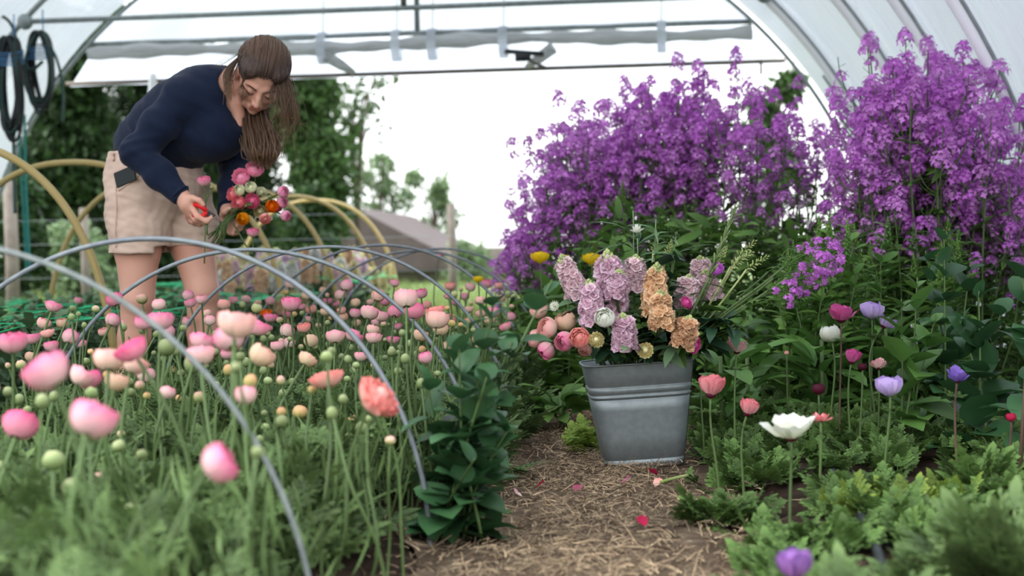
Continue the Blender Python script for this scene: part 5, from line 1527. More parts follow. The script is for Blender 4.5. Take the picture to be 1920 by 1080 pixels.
# yellow poppies behind the bucket
for k, (px, py, w, lb) in enumerate([(1013, 484, 36, 'yellow poppy behind the left side of the bouquet'), (1110, 487, 36, 'yellow poppy behind the middle of the bouquet'), (897, 520, 20, 'small yellow poppy behind the foreground leafy plant'), (1060, 478, 16, 'yellow petal of a poppy hidden by the pink stock at left')]):
    d = 5.3; c = P(px, py + 10, d); s = w * d / F / 2 / .52
    t = thing('poppy', lb, 'flower', (c[0], c[1], 0))
    b = MB(); b.add(*tube([(0, 0, 0), (.01, 0, c[2] * .5), (0, 0, c[2])], .0025, 5)); b.build('stem', M_stem, t)
    o = link('petals', ANEM['cup'], C['yellow'], t); o.location = (0, 0, float(c[2])); o.scale = (s, s, s * .7)

# ------------------------------------------------------------------ the woman
class Field:
    """signed distance grid, blended shape by shape, then skinned with one continuous surface"""
    def __init__(s, lo, hi, vox):
        s.lo = np.asarray(lo, float); s.v = vox
        s.n = np.ceil((np.asarray(hi) - s.lo) / vox).astype(int) + 1
        s.g = np.full(s.n, 0.2, np.float32)
    def _win(s, lo, hi, pad):
        a = np.clip(np.floor((np.asarray(lo) - pad - s.lo) / s.v).astype(int), 0, s.n - 1)
        b = np.clip(np.ceil((np.asarray(hi) + pad - s.lo) / s.v).astype(int) + 1, 1, s.n)
        ax = [s.lo[i] + s.v * np.arange(a[i], b[i]) for i in range(3)]
        X = np.stack(np.meshgrid(*ax, indexing='ij'), -1)
        return tuple(slice(a[i], b[i]) for i in range(3)), X
    def _mix(s, sl, d, k, op):
        g = s.g[sl]
        if op == 'u':
            h = np.clip(.5 + .5 * (g - d) / k, 0, 1); s.g[sl] = g * (1 - h) + d * h - k * h * (1 - h)
        else:
            d = -d; h = np.clip(.5 - .5 * (g - d) / k, 0, 1); s.g[sl] = g * (1 - h) + d * h + k * h * (1 - h)
    def cap(s, a, b, ra, rb=None, k=.01, op='u', sq=None):
        rb = ra if rb is None else rb
        a, b = np.asarray(a, float), np.asarray(b, float)
        sl, X = s._win(np.minimum(a, b), np.maximum(a, b), max(ra, rb) + k + .03)
        ab = b - a; t = np.clip(((X - a) @ ab) / (ab @ ab + 1e-12), 0, 1)
        d = np.linalg.norm(X - a - t[..., None] * ab, axis=-1) - (ra + (rb - ra) * t)
        s._mix(sl, d, k, op); return s
    def chain(s, pts, rad, k=.012):
        for i in range(len(pts) - 1):
            s.cap(pts[i], pts[i + 1], rad[i], rad[i + 1], k)
        return s
    def ell(s, c, rx, R=None, k=.012, op='u'):
        R = np.eye(3) if R is None else np.asarray(R); rx = np.asarray(rx, float); c = np.asarray(c, float)
        m = rx.max()
        sl, X = s._win(c - m, c + m, k + .03)
        q = (X - c) @ R
        k0 = np.linalg.norm(q / rx, axis=-1); k1 = np.linalg.norm(q / rx ** 2, axis=-1)
        d = np.where(k0 < 1e-6, -rx.min(), k0 * (k0 - 1) / np.maximum(k1, 1e-9))
        s._mix(sl, d, k, op); return s
    def skin(s, smooth=2):
        g = s.g; ins = g < 0
        c = np.zeros(tuple(np.array(g.shape) - 1), np.uint8)
        for i in (0, 1):
            for j in (0, 1):
                for l in (0, 1):
                    c += ins[i:g.shape[0] - 1 + i, j:g.shape[1] - 1 + j, l:g.shape[2] - 1 + l]
        idx = np.argwhere((c > 0) & (c < 8))
        ID = np.full(c.shape, -1, np.int32); ID[tuple(idx.T)] = np.arange(len(idx))
        acc = np.zeros((len(idx), 3)); cnt = np.zeros(len(idx))
        cor = [(i, j, l) for i in (0, 1) for j in (0, 1) for l in (0, 1)]
        for p in cor:
            for ax in range(3):
                if p[ax] == 0:
                    q = list(p); q[ax] = 1
                    ga = g[tuple((idx + p).T)]; gb = g[tuple((idx + q).T)]
                    m = (ga < 0) != (gb < 0)
                    t = ga / np.where(m, ga - gb, 1)
                    e = np.array(p, float) + 0 * idx; e[:, ax] = e[:, ax] + t
                    acc[m] += e[m]; cnt[m] += 1
        V = s.lo + s.v * (idx + acc / cnt[:, None])
        Q = []
        for ax in range(3):
            a1, a2 = (ax + 1) % 3, (ax + 2) % 3
            sl0 = [slice(None)] * 3; sl1 = [slice(None)] * 3
            sl0[ax] = slice(0, -1); sl1[ax] = slice(1, None)
            A, B = ins[tuple(sl0)], ins[tuple(sl1)]
            e = np.argwhere(A != B)
            e = e[(e[:, a1] > 0) & (e[:, a2] > 0) & (e[:, a1] < c.shape[a1]) & (e[:, a2] < c.shape[a2])]
            fl = A[tuple(e.T)]
            def at(d1, d2):
                q = e.copy(); q[:, a1] -= d1; q[:, a2] -= d2; return ID[tuple(q.T)]
            qd = np.stack([at(1, 1), at(0, 1), at(0, 0), at(1, 0)], 1)
            qd[~fl] = qd[~fl][:, ::-1]
            Q.append(qd)
        Q = np.concatenate(Q); Q = Q[(Q >= 0).all(1)]
        for _ in range(smooth):
            A = np.zeros_like(V); n = np.zeros(len(V))
            for i in range(4):
                for j in (1, 3):
                    np.add.at(A, Q[:, i], V[Q[:, (i + j) % 4]]); np.add.at(n, Q[:, i], 1)
            V = V * .5 + .5 * A / np.maximum(n, 1)[:, None]
        return V, Q
def vnormals(V, Q):
    N = np.zeros_like(V); fn_ = np.cross(V[Q[:, 2]] - V[Q[:, 0]], V[Q[:, 3]] - V[Q[:, 1]])
    for i in range(4):
        np.add.at(N, Q[:, i], fn_)
    return nrm(N)

D0 = 5.15
J = lambda px, py, dd=0.0: P(px, py, D0 + dd)
hipR, hipL = J(258, 372, -.06), J(342, 366, .06)
kneeR, kneeL = J(258, 560, -.07), J(379, 545, .0)
ankR, ankL = J(233, 745, -.02), J(376, 742, .06)
pelv, waist, chest, neckb = J(290, 325, 0), J(305, 270, -.02), J(378, 205, -.10), J(428, 160, -.17)
shR, elR, wrR = J(340, 186, -.24), J(256, 285, -.29), J(344, 371, -.32)
shL, elL, wrL = J(440, 205, .02), J(437, 310, .06), J(428, 396, -.14)
Lh = nrm(.925 * RT - .189 * UP + .33 * FW)           # her left, her crown and her face direction
Uh0 = nrm(.376 * RT + .58 * UP - .72 * FW)
Uh = nrm(Uh0 - Lh * (Uh0 @ Lh)); Fh = np.cross(Lh, Uh)
HR = np.stack([Lh, Fh, Uh], 1)
hc = P(490, 141, D0 - .24)
H = lambda l, f, u: hc + HR @ np.array([l, f, u])

allp = np.array([hipR, hipL, kneeR, kneeL, ankR, ankL, shR, elR, wrR, shL, elL, wrL, hc, neckb])
bf = Field(allp.min(0) - [.16, .22, .14], allp.max(0) + [.20, .18, .16], .0042)
# legs and feet
for h_, k_, a_ in ((hipR, kneeR, ankR), (hipL, kneeL, ankL)):
    mid = (h_ + k_) / 2; cal = k_ * .62 + a_ * .38 + (0, .018, 0)
    bf.chain([h_, mid, k_], [.095, .080, .058], .02).chain([k_, cal, a_], [.056, .056, .038], .02)
    bf.ell(k_ + (0.004, -.02, .0), (.040, .042, .05), None, .02)
    toe = np.array([a_[0] + .06, a_[1] - .13, .035])
    bf.chain([a_, np.array([a_[0], a_[1] + .02, .05]), ], [.038, .04], .02).chain([np.array([a_[0], a_[1] + .02, .045]), toe], [.042, .035], .02)
# trunk
bf.chain([pelv, waist, chest, neckb], [.135, .115, .12, .06], .05)
bf.chain([shR - (0, 0, .02), chest, shL - (0, 0, .02)], [.045, .085, .045], .03)
bf.chain([shR, elR, wrR], [.048, .038, .026], .02).chain([shL, elL, wrL], [.048, .038, .026], .02)
# neck and head
bf.chain([neckb - (0, 0, .02), H(0, -.035, -.075), H(0, -.01, -.03)], [.052, .048, .05], .02)
bf.ell(H(0, -.012, .022), (.076, .094, .088), HR, .015)
bf.ell(H(0, .022, -.035), (.063, .068, .078), HR, .02)
bf.cap(H(.024, .046, -.083), H(-.024, .046, -.083), .026, .026, .025)      # jaw
bf.ell(H(0, .072, -.102), (.018, .017, .016), HR, .016)                    # chin
for s_ in (-1, 1):
    bf.ell(H(.038 * s_, .058, -.038), (.024, .022, .022), HR, .016)        # cheek
    bf.ell(H(.033 * s_, .090, -.006), (.017, .013, .012), HR, .012, 's')   # eye socket
    bf.ell(H(.032 * s_, .077, -.008), (.0145, .0125, .0115), HR, .004)     # closed lid over the eye
    bf.cap(H(.016 * s_, .081, .014), H(.050 * s_, .066, .012), .008, .006, .014)   # brow ridge
    bf.ell(H(.078 * s_, -.012, -.022), (.010, .020, .032), HR, .006)       # ear
    bf.ell(H(.087 * s_, -.006, -.020), (.006, .010, .019), HR, .005, 's')
    bf.ell(H(.010 * s_, .097, -.046), (.009, .010, .008), HR, .006)        # nostril wing
bf.chain([H(0, .086, .006), H(0, .098, -.022), H(0, .110, -.042)], [.008, .0085, .0095], .010)
bf.cap(H(-.018, .084, -.071), H(.018, .084, -.071), .0075, .0075, .007)     # lips
bf.cap(H(-.015, .083, -.082), H(.015, .083, -.082), .0085, .0085, .007)
bf.cap(H(-.024, .094, -.0765), H(.024, .094, -.0765), .003, .003, .004, 's')
# right hand closing on the secateurs, left hand round the stems
r0 = -.33
def fing(pts, rad, f=bf):
    f.chain([J(*q) for q in pts], rad, .006)
bf.chain([wrR, J(352, 384, r0), J(360, 393, r0)], [.026, .027, .022], .012); bf.cap(J(352, 378, r0 - .005), J(356, 400, r0 + .01), .022, .020, .012)
fing([(346, 371, r0 - .01), (362, 372, r0 - .02), (374, 376, r0 - .03), (381, 384, r0 - .03)], [.014, .0115, .010, .0085])
fing([(361, 391, r0 - .015), (371, 407, r0 - .035), (387, 415, r0 - .03), (397, 407, r0 - .02)], [.0115, .0105, .0095, .008])
fing([(357, 399, r0), (367, 412, r0 - .012), (383, 418, r0 - .002), (393, 411, r0 + .005)], [.0115, .0105, .0095, .008])
fing([(353, 404, r0 + .015), (361, 415, r0 + .012), (375, 421, r0 + .022), (385, 415, r0 + .028)], [.011, .010, .009, .0078])
fing([(349, 406, r0 + .03), (356, 415, r0 + .034), (367, 420, r0 + .042), (375, 415, r0 + .046)], [.010, .009, .008, .007])
l0 = -.16
bf.chain([wrL, J(428, 408, l0 + .03), J(432, 424, l0 + .03)], [.025, .027, .024], .012)
fing([(424, 402, l0 + .0), (418, 402, l0 - .03), (421, 397, l0 - .05), (430, 391, l0 - .055)], [.014, .012, .0105, .009])
fing([(431, 410, l0 + .02), (446, 411, l0 + .012), (455, 412, l0 - .012), (447, 414, l0 - .035)], [.0115, .0105, .0095, .008])
fing([(431, 420, l0 + .02), (446, 421, l0 + .012), (454, 421, l0 - .012), (444, 423, l0 - .035)], [.0115, .0105, .0095, .008])
fing([(431, 429, l0 + .02), (443, 430, l0 + .012), (450, 429, l0 - .012), (440, 431, l0 - .03)], [.011, .010, .009, .0078])
fing([(430, 436, l0 + .02), (438, 438, l0 + .012), (444, 437, l0 - .008), (436, 438, l0 - .025)], [.010, .009, .008, .007])
sf = Field(allp.min(0) + [-.12, -.22, .50], allp.max(0) + [.12, .18, .05], .0050)
sf.chain([J(296, 312, 0), waist, J(335, 235, -.06), chest, J(420, 168, -.15)], [.150, .140, .146, .142, .078], .05)
sf.ell(J(402, 248, -.15), (.115, .11, .10), None, .08)          # bust
sf.ell(J(268, 268, .02), (.10, .11, .09), None, .05)            # small of the back
sf.chain([shR, J(375, 180, -.18), J(410, 175, -.10), shL], [.070, .085, .085, .068], .05)
sf.chain([shR, (shR + elR) / 2, elR, (elR + wrR) / 2, wrR * .93 + elR * .07], [.068, .060, .055, .048, .036], .022)
sf.chain([shL, (shL + elL) / 2, elL, (elL + wrL) / 2, wrL * .9 + elL * .1], [.064, .056, .052, .046, .036], .022)
sf.ell(J(443, 200, -.27), (.035, .13, .085), None, .015, 's')     # open neck
sf.cap(J(434, 160, -.20), H(0, -.02, -.06), .050, .052, .012, 's')
sf.cap(wrR * 1.3 - elR * .3, wrR * 1.02 - elR * .02, .034, .030, .006, 's')
# the open neck: a narrow V cut along the front of the sweater, skin just under it
V0, Q0 = sf.skin(0)
v0_ = V0 - CAM; d0_ = v0_ @ FW; x0_ = 960 + F * (v0_ @ RT) / d0_; y0_ = 540 - F * (v0_ @ UP) / d0_
def front(px, py):
    n_ = (x0_ - px) ** 2 + (y0_ - py) ** 2 < 16
    return P(px, py, d0_[n_].min()) if n_.any() else P(px, py, D0 - .25)
vn = [front(x, y) for x, y in ((433, 178), (437, 195), (441, 212), (444, 232))]
for i in range(3):
    sf.cap(vn[i], vn[i + 1], (.034, .027, .018)[i], (.027, .018, .006)[i], .006, 's')
bf.chain([q + FW * .030 for q in vn], [.032, .030, .026, .02], .02)
V, Q = bf.skin(2)
M_skin = mat('skin', srgb(206, 156, 136), rough=0.5, spec=0.35, var=0, noise=(9, srgb(200, 142, 122), 0.5))
M_skin.node_tree.nodes['Principled BSDF'].inputs['Subsurface Weight'].default_value = 0.12
M_skin.node_tree.nodes['Principled BSDF'].inputs['Subsurface Scale'].default_value = 0.01
M_skin.node_tree.nodes['Principled BSDF'].inputs['Subsurface Radius'].default_value = (1, .35, .2)
M_lip = mat('lips', srgb(182, 112, 100), rough=0.5, var=0)
M_brow = mat('brow_hair', srgb(70, 48, 38), rough=0.7, var=0)
M_shoe = mat('brown_boot', srgb(84, 66, 52), rough=0.7, var=0)
org = np.array([(ankR[0] + ankL[0]) / 2, (ankR[1] + ankL[1]) / 2, 0.0])
woman = thing('person', 'woman in a navy sweater and beige shorts bending over the flowers, snipping a stem', 'person', org)
hl = (V - hc) @ HR
b = MB(); b.add(V - org, Q)
fc = hl[Q].mean(1)
lip = (np.abs(fc[:, 0]) < .021 - .6 * np.abs(fc[:, 2] + .0765)) & (fc[:, 2] < -.0655) & (fc[:, 2] > -.0885) & (fc[:, 1] > .078)
foot = V[Q].mean(1)[:, 2] < .10
b.M[-1] = np.where(lip, 1, np.where(foot, 2, 0))
b.build('body', [M_skin, M_lip, M_shoe], woman)
for s_ in (-1, 1):
    b = MB(); b.add(*tube(smooth_path([H(.015 * s_, .0935, .012), H(.030 * s_, .0905, .018), H(.050 * s_, .074, .013)], 10) - org, [.0012] + [.0024] * 7 + [.0018, .0008], 6)); b.build('eyebrow', M_brow, woman)
    b = MB(); b.add(*tube(smooth_path([H(.020 * s_, .0865, -.012), H(.032 * s_, .0895, -.0165), H(.045 * s_, .082, -.012)], 10) - org, .0017, 5)); b.build('eyelash', M_brow, woman)

# sweater
def cloth_noise(V, N, amp, f, seed, stretch=None):
    r = np.random.default_rng(seed); o = np.zeros(len(V))
    for k in range(7):
        d = nrm(r.standard_normal(3) if stretch is None else r.standard_normal(3) * .5 + np.asarray(stretch)); ph = r.uniform(0, 6); ff = f * r.uniform(.6, 1.8)
        o += np.sin((V @ d) * ff + ph + 1.3 * np.sin(V @ nrm(r.standard_normal(3)) * ff * .4))
    return V + N * (amp * o / 2.6)[:, None]
M_navy = mat('navy_knit', (0.0045, 0.0095, 0.029, 1), rough=0.85, spec=0.2, var=0, noise=(16, (0.006, 0.013, 0.036, 1), 0.7), bump=0.2, bscale=150)
M_navy.node_tree.nodes['Principled BSDF'].inputs['Sheen Weight'].default_value = 0.06
VS, QS = sf.skin(2)
NS = vnormals(VS, QS)
arm = np.minimum(np.linalg.norm(VS - elR, axis=1), np.linalg.norm(VS - (shR + elR) / 2, axis=1))
VS = cloth_noise(VS, NS, .0030, 34, 1, nrm(elR - shR) * 1.5); VS = cloth_noise(VS, NS, .0013, 90, 2, nrm(elR - shR) * 1.5)
for c_, ax_, w_, f_, am in ((elR, nrm(nrm(wrR - elR) - nrm(shR - elR) * .6), .075, 150, .0030), (shR * .6 + chest * .4, nrm(elR - chest), .09, 120, .0026), (elL, nrm(wrL - shL), .07, 150, .0025), (J(300, 290, -.1), nrm(chest - waist), .13, 95, .0030)):
    q_ = (VS - c_); s_ = q_ @ ax_
    VS = VS + NS * (am * np.exp(-(q_ ** 2).sum(1) / w_ ** 2) * np.sin(s_ * f_ + 1.5 * np.sin(VS[:, 2] * 35) + VS[:, 0] * 12))[:, None]
b = MB(); b.add(VS - org, QS); sw = b.build('sweater', M_navy, woman)
b = MB(); a = np.linspace(0, 2 * PI, 24)
for w_, e_ in ((wrR, elR), (wrL, elL)):
    Mz = zframe(w_ - e_); c = w_ * .92 + e_ * .08
    b.add(*tube(c + (np.stack([np.cos(a), np.sin(a), 0 * a], 1) * .0345) @ Mz.T - org, .005, 6, True))
b.build('cuff', M_navy, sw)
# shorts
M_short = mat('beige_cotton', srgb(206, 180, 164), rough=0.85, spec=0.15, var=0, noise=(22, srgb(194, 166, 150), 0.6), bump=0.2, bscale=260)
hf = Field(np.minimum(hipR, hipL) - [.26, .26, .32], np.maximum(hipR, hipL) + [.30, .26, .26], .0050)
hf.chain([J(292, 300, 0), J(290, 330, 0), J(296, 352, 0)], [.148, .168, .165], .04)
hf.ell(J(262, 345, .05), (.11, .13, .12), None, .04)
hemR, hemL = J(262, 475, -.065), J(366, 462, .025)
hf.chain([hipR, J(262, 430, -.065), J(262, 505, -.065)], [.118, .108, .112], .02)
hf.chain([hipL, J(356, 420, .03), J(370, 500, .025)], [.108, .094, .092], .02)
for hm, rr_, dz in ((hemR, .093, 0), (hemL, .076, 0)):
    hf.cap(hm + (0, 0, -.10), hm + (0, 0, .012), rr_, rr_, .004, 's')
# cut level hems
X0 = hf.lo[2] + hf.v * np.arange(hf.n[2])
XX = hf.lo[0] + hf.v * np.arange(hf.n[0])
split = (hipR[0] + hipL[0]) / 2 + .02
hz_ = np.where(XX < split, hemR[2], hemL[2])
hf.g = np.maximum(hf.g, (hz_[:, None, None] - X0[None, None, :]).astype(np.float32))
ztop_ = J(290, 286, 0)[2]
hf.g = np.maximum(hf.g, (X0[None, None, :] - ztop_ - .10 * np.clip((XX[:, None, None] - J(215, 286)[0]) / .4, 0, 1) * 0).astype(np.float32))
VH, QH = hf.skin(1)
NH = vnormals(VH, QH); VH = cloth_noise(VH, NH, .0035, 42, 5, (.3, 0, 1)); VH = cloth_noise(VH, NH, .0015, 110, 6, (0, 0, 1))
b = MB(); b.add(VH - org, QH); sh = b.build('shorts', M_short, woman)
tree_pts = VH
def on_cloth(px, py, off=.003, Vc=None):
    """the nearest cloth point seen along a pixel's ray"""
    Vc = VH if Vc is None else Vc
    v = Vc - CAM; d = v @ FW; x = 960 + F * (v @ RT) / d; y = 540 - F * (v @ UP) / d
    near = np.where((x - px) ** 2 + (y - py) ** 2 < 9)[0]
    if len(near) == 0:
        near = np.array([np.argmin((x - px) ** 2 + (y - py) ** 2)])
    dd = d[near].min()
    return P(px, py, dd - off)
def seam_line(pts, nm='seam', r_=.0022, m=None):
    b = MB(); b.add(*tube(smooth_path([on_cloth(*q) for q in pts], 24) - org, r_, 5)); b.build(nm, m or M_short, sh)
seam_line([(217, 350), (218, 390), (216, 430), (217, 465)]); seam_line([(268, 318), (250, 338), (222, 357)], 'pocket_edge', .003)
pass
seam_line([(213, 287), (211, 293), (213, 300)], 'belt_loop', .006)
# hair
M_hair = mat('brown_hair', srgb(58, 41, 34), srgb(112, 84, 62), rough=0.5, spec=0.4, var=0.35)
M_hairc = mat('brown_hair_cap', srgb(54, 38, 32), rough=0.55, spec=0.4, var=0, noise=(60, srgb(74, 54, 44), 0.6), bump=0.4, bscale=120)
kf = Field(hc - .17, hc + .17, .0036)
kf.ell(H(0, -.018, .032), (.088, .104, .096), HR, .01); kf.ell(H(0, -.062, -.02), (.072, .062, .08), HR, .03)
for s_ in (-1, 1):
    kf.ell(H(.045 * s_, .030, .060), (.032, .05, .034), HR, .02)
kf.ell(H(0, .092, -.040), (.068, .078, .108), HR, .010, 's')      # the face stays free
kf.ell(H(-.092, .03, -.05), (.035, .06, .055), HR, .012, 's')
VK, QK = kf.skin(2)
hk = (VK - hc) @ HR; NK = vnormals(VK, QK)
ang = np.arctan2(hk[:, 0], hk[:, 1] + .12)
VK = VK + NK * (.0010 * np.sin(ang * 34 + 2 * np.sin(hk[:, 2] * 30)) + .0008 * np.sin(ang * 71 + hk[:, 2] * 40))[:, None]
b = MB(); b.add(VK - org, QK); hair = b.build('hair', M_hairc, woman)
b = MB(); r = np.random.default_rng(91)
def strand(pts, rad, jit):
    p = [np.asarray(q) + r.normal(0, jit, 3) * (i > 0) for i, q in enumerate(pts)]
    n = 14; prof = rad * np.sin(np.linspace(.5, PI - .12, n)) ** .6
    b.add(*tube(smooth_path(p, n) - org, prof, 5, True))
# hair combed over the cap from parting to the tie at the nape
tie = J(438, 190, -.17)
cz, rz_ = np.array([0, -.020, .030]), np.array([.0905, .107, .0985])
for k in range(620):
    a_ = r.uniform(-1.9, 1.9)
    v0 = nrm(np.array([math.sin(a_), math.cos(a_), r.uniform(.30, .75) if abs(a_) < 1.2 else r.uniform(-.15, .6)]))
    v1 = nrm(np.array([.10 * math.sin(a_) + r.normal(0, .08), -1, -.25 + r.normal(0, .15)]))
    up_ = nrm(np.array([math.sin(a_) * .75, -.15, 1.0 - .35 * abs(a_)]))
    pts = [nrm(v0 * w0 + up_ * w1 + v1 * w2) for w0, w1, w2 in ((1, 0, 0), (.75, .35, 0), (.4, .6, .1), (.15, .6, .4), (0, .35, .75), (0, 0, 1))]
    lift_ = r.uniform(.985, 1.03)
    strand([HR @ (cz + rz_ * q * lift_) + hc for q in pts], .0015, .0012)
b.build('combed_strands', M_hair, hair)
# the long tail falling before her left shoulder, and loose strands
b = MB()
for k in range(520):
    o_ = r.normal(0, 1, 2)
    x0 = 466 + 10 * r.random() + 9 * o_[0]
    strand([H(.05 + .02 * r.random(), -.06, -.05), J(x0 + 8, 215 + 8 * o_[1], -.17), J(x0 + 20 + 5 * o_[0], 262, -.22 + .02 * o_[1]), J(x0 + 22 + 4 * o_[0], 284 + 12 * r.random(), -.24 + .02 * o_[1]), J(x0 + 24 - 1 * o_[0], 292 + 24 * r.random() ** 2, -.24)], .0019, .005)
for k in range(110):
    x0 = r.normal(532, 11)
    strand([H(.07, .02 + .02 * r.normal(), .06), J(x0 - 2, 165, -.30), J(x0 + 6 + r.normal(0, 7), 215, -.29), J(x0 + r.normal(0, 14), 250 + r.normal(0, 20), -.27)], .0010, .006)
b.build('ponytail', M_hair, hair)
b = MB()
for k in range(26):       # fringe strands over the near temple, wisps at the nape
    strand([H(-.045 - .02 * r.random(), .055, .062), H(-.066, .078, .02), H(-.058 + .012 * r.normal(), .092, -.012), H(-.050, .088, -.045 - .02 * r.random())], .0006, .0015)
for k in range(60):
    strand([H(-.078, -.06, .02), J(428 + r.normal(0, 4), 140, -.27), J(430 + r.normal(0, 5), 182 + r.normal(0, 12), -.29)], .0012, .003)
for k in range(4):
    strand([H(-.06, -.09, .02), J(412 - 3 * k, 118 + 3 * k, -.2), J(403 + 2 * k, 124 + 4 * k, -.2), J(412, 133, -.2)], .0009, .004)
b.build('loose_strands', M_hair, hair)

# phone in the pocket
c_ = [on_cloth(x, y, .006) for x, y in ((215, 329), (241, 318), (254, 333), (226, 354))]
nn = -FW
M_phone = mat('black_phone', (0.012, 0.016, 0.016, 1), rough=0.3, var=0)
q = (c_[0] + c_[2]) / 2; ex = nrm(c_[1] - c_[0]); ey = nrm(c_[3] - c_[0]); ey = nrm(ey - ex * (ex @ ey)); ez = np.cross(ex, ey)
w_, h_ = np.linalg.norm(c_[1] - c_[0]) / 2 + .012, np.linalg.norm(c_[3] - c_[0]) / 2
t = thing('phone', 'black phone sticking out of the pocket of the beige shorts', 'phone', q)
b = MB(); b.add(*tf(box(-w_, -h_, -.004, w_, h_, .004), np.stack([ex, ey, ez], 1))); o = b.build('case', M_phone, t, False)
md = o.modifiers.new('bevel', 'BEVEL'); md.width = .003; md.segments = 3

# secateurs
M_red = mat('red_grip', srgb(206, 26, 30), rough=0.4, var=0); M_blade = mat('dark_steel', (0.05, 0.055, 0.06, 1), rough=0.35, metal=0.8, var=0)
pv = J(388, 396, r0 - .02)
t = thing('secateurs', 'red handled garden secateurs closed on a stem in the right hand', 'secateurs', pv)
for pts, nm in (([(388, 396, r0 - .02), (378, 388, r0 - .028), (368, 384, r0 - .02), (356, 385, r0 - .005)], 'handle'), ([(388, 397, r0 - .02), (380, 405, r0 - .03), (370, 406, r0 - .022), (358, 402, r0 - .004)], 'handle')):
    b = MB(); b.add(*tube(smooth_path([J(*q) for q in pts], 12) - pv, np.array([.005] + [.0085] * 10 + [.006]), 8)); b.build(nm, M_red, t)
for pts in ([(386, 395, r0 - .02), (395, 399, r0 - .022), (404, 404, r0 - .024)], [(386, 398, r0 - .022), (394, 406, r0 - .022), (402, 405, r0 - .024)]):
    b = MB(); b.add(*tube(smooth_path([J(*q) for q in pts], 8) - pv, np.linspace(.007, .002, 8), 6)); b.build('blade', M_blade, t)
b = MB(); b.add(*tf(ball(.006, .006, .005), zframe(-FW))); b.build('pivot', M_blade, t)

# the stem being cut, and the bouquet held in the left hand
def held(px, py, w, d, col, var_, label, ax, foot, via=None, name='ranunculus', group=None, thick=.0026):
    s = w * d / F / 2; a = nrm(np.array(ax[0]) * RT + ax[1] * UP - ax[2] * FW)
    c = P(px, py, d) - a * s * .55; ft = P(*foot)
    t = thing(name, label, 'flower', ft, group=group)
    pts = [ft] + ([P(*via)] if via else []) + [c - a * .06, c]
    b = MB(); b.add(*tube(smooth_path(pts, 14) - ft, thick, 6)); b.build('stem', M_stem, t)
    Mz = zframe(a)
    for nm, me, m, sc in (('bloom', ME_BLOOM[var_], C[col], s), ('sepals', ME_SEP[0], M_sepal, s * .8)):
        o = link(nm, me, m, t)
        o.matrix_basis = Matrix.Translation([float(v) for v in c - ft]) @ Matrix(Mz.tolist()).to_4x4() @ Matrix.Diagonal((sc, sc, sc, 1))
dh = D0 - .19
held(383, 342, 25, D0 - .36, 'pink', 0, 'pink ranunculus whose stem the woman is cutting', (0, .95, .3), (383, 494, D0 - .34), (385, 410, D0 - .352))
held(397, 352, 8, D0 - .36, 'budg', 2, 'green side bud beside the pink flower being cut', (.4, .9, .2), (388, 440, D0 - .345), (389, 400, D0 - .35), 'ranunculus_bud')
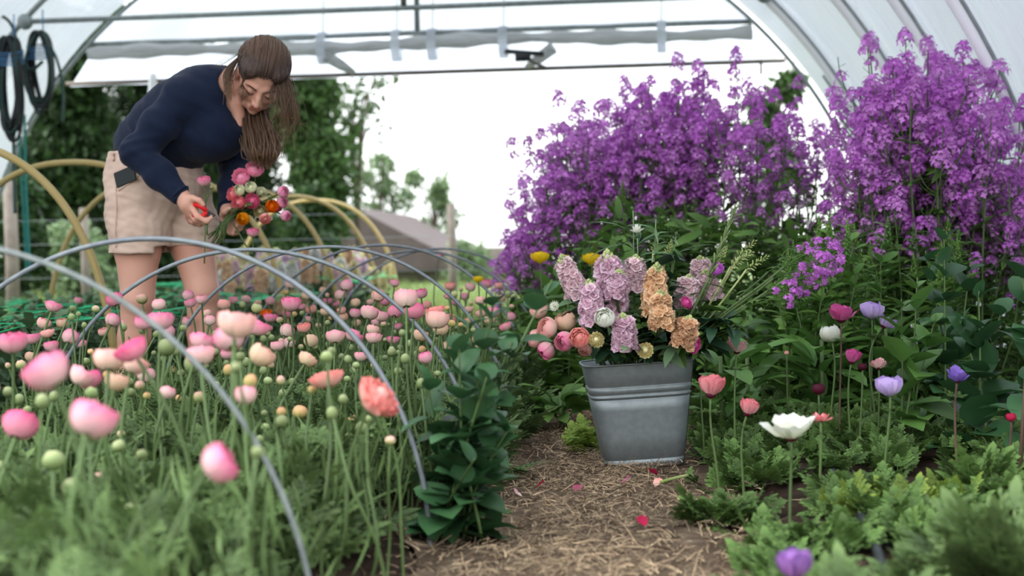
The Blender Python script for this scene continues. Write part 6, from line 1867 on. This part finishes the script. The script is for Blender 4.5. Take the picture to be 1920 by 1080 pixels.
bq = [(477, 320, 33, 'pinkl', 1, (.2, .6, .7), 'pink ranunculus at the very top of the bouquet in the left hand'), (453, 334, 33, 'pinkl', 1, (-.1, .4, .9), 'pink ranunculus below and left of the topmost one in the held bouquet'),
      (450, 357, 22, 'limel', 2, (-.1, .1, 1), 'greenish white globe, left one of three in the held bouquet'), (471, 352, 22, 'limel', 2, (0, .2, 1), 'greenish white globe, middle one of three in the held bouquet'),
      (490, 360, 19, 'limel', 2, (.2, 0, 1), 'greenish white globe, right one of three in the held bouquet'), (438, 364, 26, 'pinkc', 1, (-.6, .2, .6), 'coral pink ranunculus at the left side of the held bouquet'),
      (449, 380, 27, 'pinkc', 1, (-.2, -.1, 1), 'coral ranunculus under the left greenish globe in the held bouquet'), (474, 377, 28, 'hot', 1, (0, 0, 1), 'deep magenta pink ranunculus in the centre of the held bouquet'),
      (488, 396, 24, 'cream', 5, (.1, -.2, 1), 'cream loose petalled flower low in the held bouquet'), (510, 387, 25, 'orange', 2, (.2, 0, 1), 'orange globe ranunculus at the right of the held bouquet'),
      (457, 409, 25, 'gold', 2, (-.1, -.3, .9), 'golden yellow ranunculus low at the left of the held bouquet'), (528, 361, 23, 'pinkl', 4, (.6, .2, .6), 'pink globe at the far right of the held bouquet, uppermost of three'),
      (526, 380, 22, 'pinkl', 4, (.7, .1, .6), 'pink globe at the far right of the held bouquet, middle of three'), (533, 404, 21, 'pinkl', 4, (.7, -.2, .6), 'pink globe at the far right of the held bouquet, lowest of three'),
      (474, 438, 23, 'pink', 0, (.1, .9, .2), 'lone pink ranunculus hanging below the held bouquet'), (497, 409, 22, 'coral', 2, (.2, -.3, .8), 'red pink ranunculus half hidden under the cream flower'), (519, 388, 20, 'hot', 2, (.4, 0, .6), 'deep pink ranunculus behind the orange globe')]
for k, (px, py, w, col, v_, ax, lb) in enumerate(bq):
    r_ = np.random.default_rng(k)
    held(px, py, w, dh - .015 * (k % 4), col, v_, lb, ax, (400 + r_.uniform(-14, 22), 446 + r_.uniform(-10, 14), D0 - .21 + .012 * (k % 3)), (430 + r_.uniform(-5, 5), 410 + r_.uniform(-6, 6), D0 - .205))
for k, (px, py) in enumerate([(466, 344), (505, 368)]):
    held(px, py, 9, dh - .05, 'budg', 2, ['small green bud between the two top pink flowers of the held bouquet', 'small brown green bud right of the greenish globes'][k], (0, .5, .8), (405, 440, D0 - .2), (430, 408, D0 - .205), 'ranunculus_bud')
b = MB(); r = np.random.default_rng(95); o_ = P(432, 408, D0 - .2)
n = 26; f = r.random(n); p = np.array([P(430 + 50 * a_, 405 - 35 * a_, D0 - .2 + r.normal(0, .02)) for a_ in f]) - o_
b.scatter(FERN[0], frames(r.standard_normal((n, 3)) + (0.4, 0, .4)) * r.uniform(.04, .07, n)[:, None, None], p)
t = thing('leaf_sprig', 'sprig of green ranunculus leaves among the held flowers', 'leaves', o_); b.build('leaves', M_ran, t)
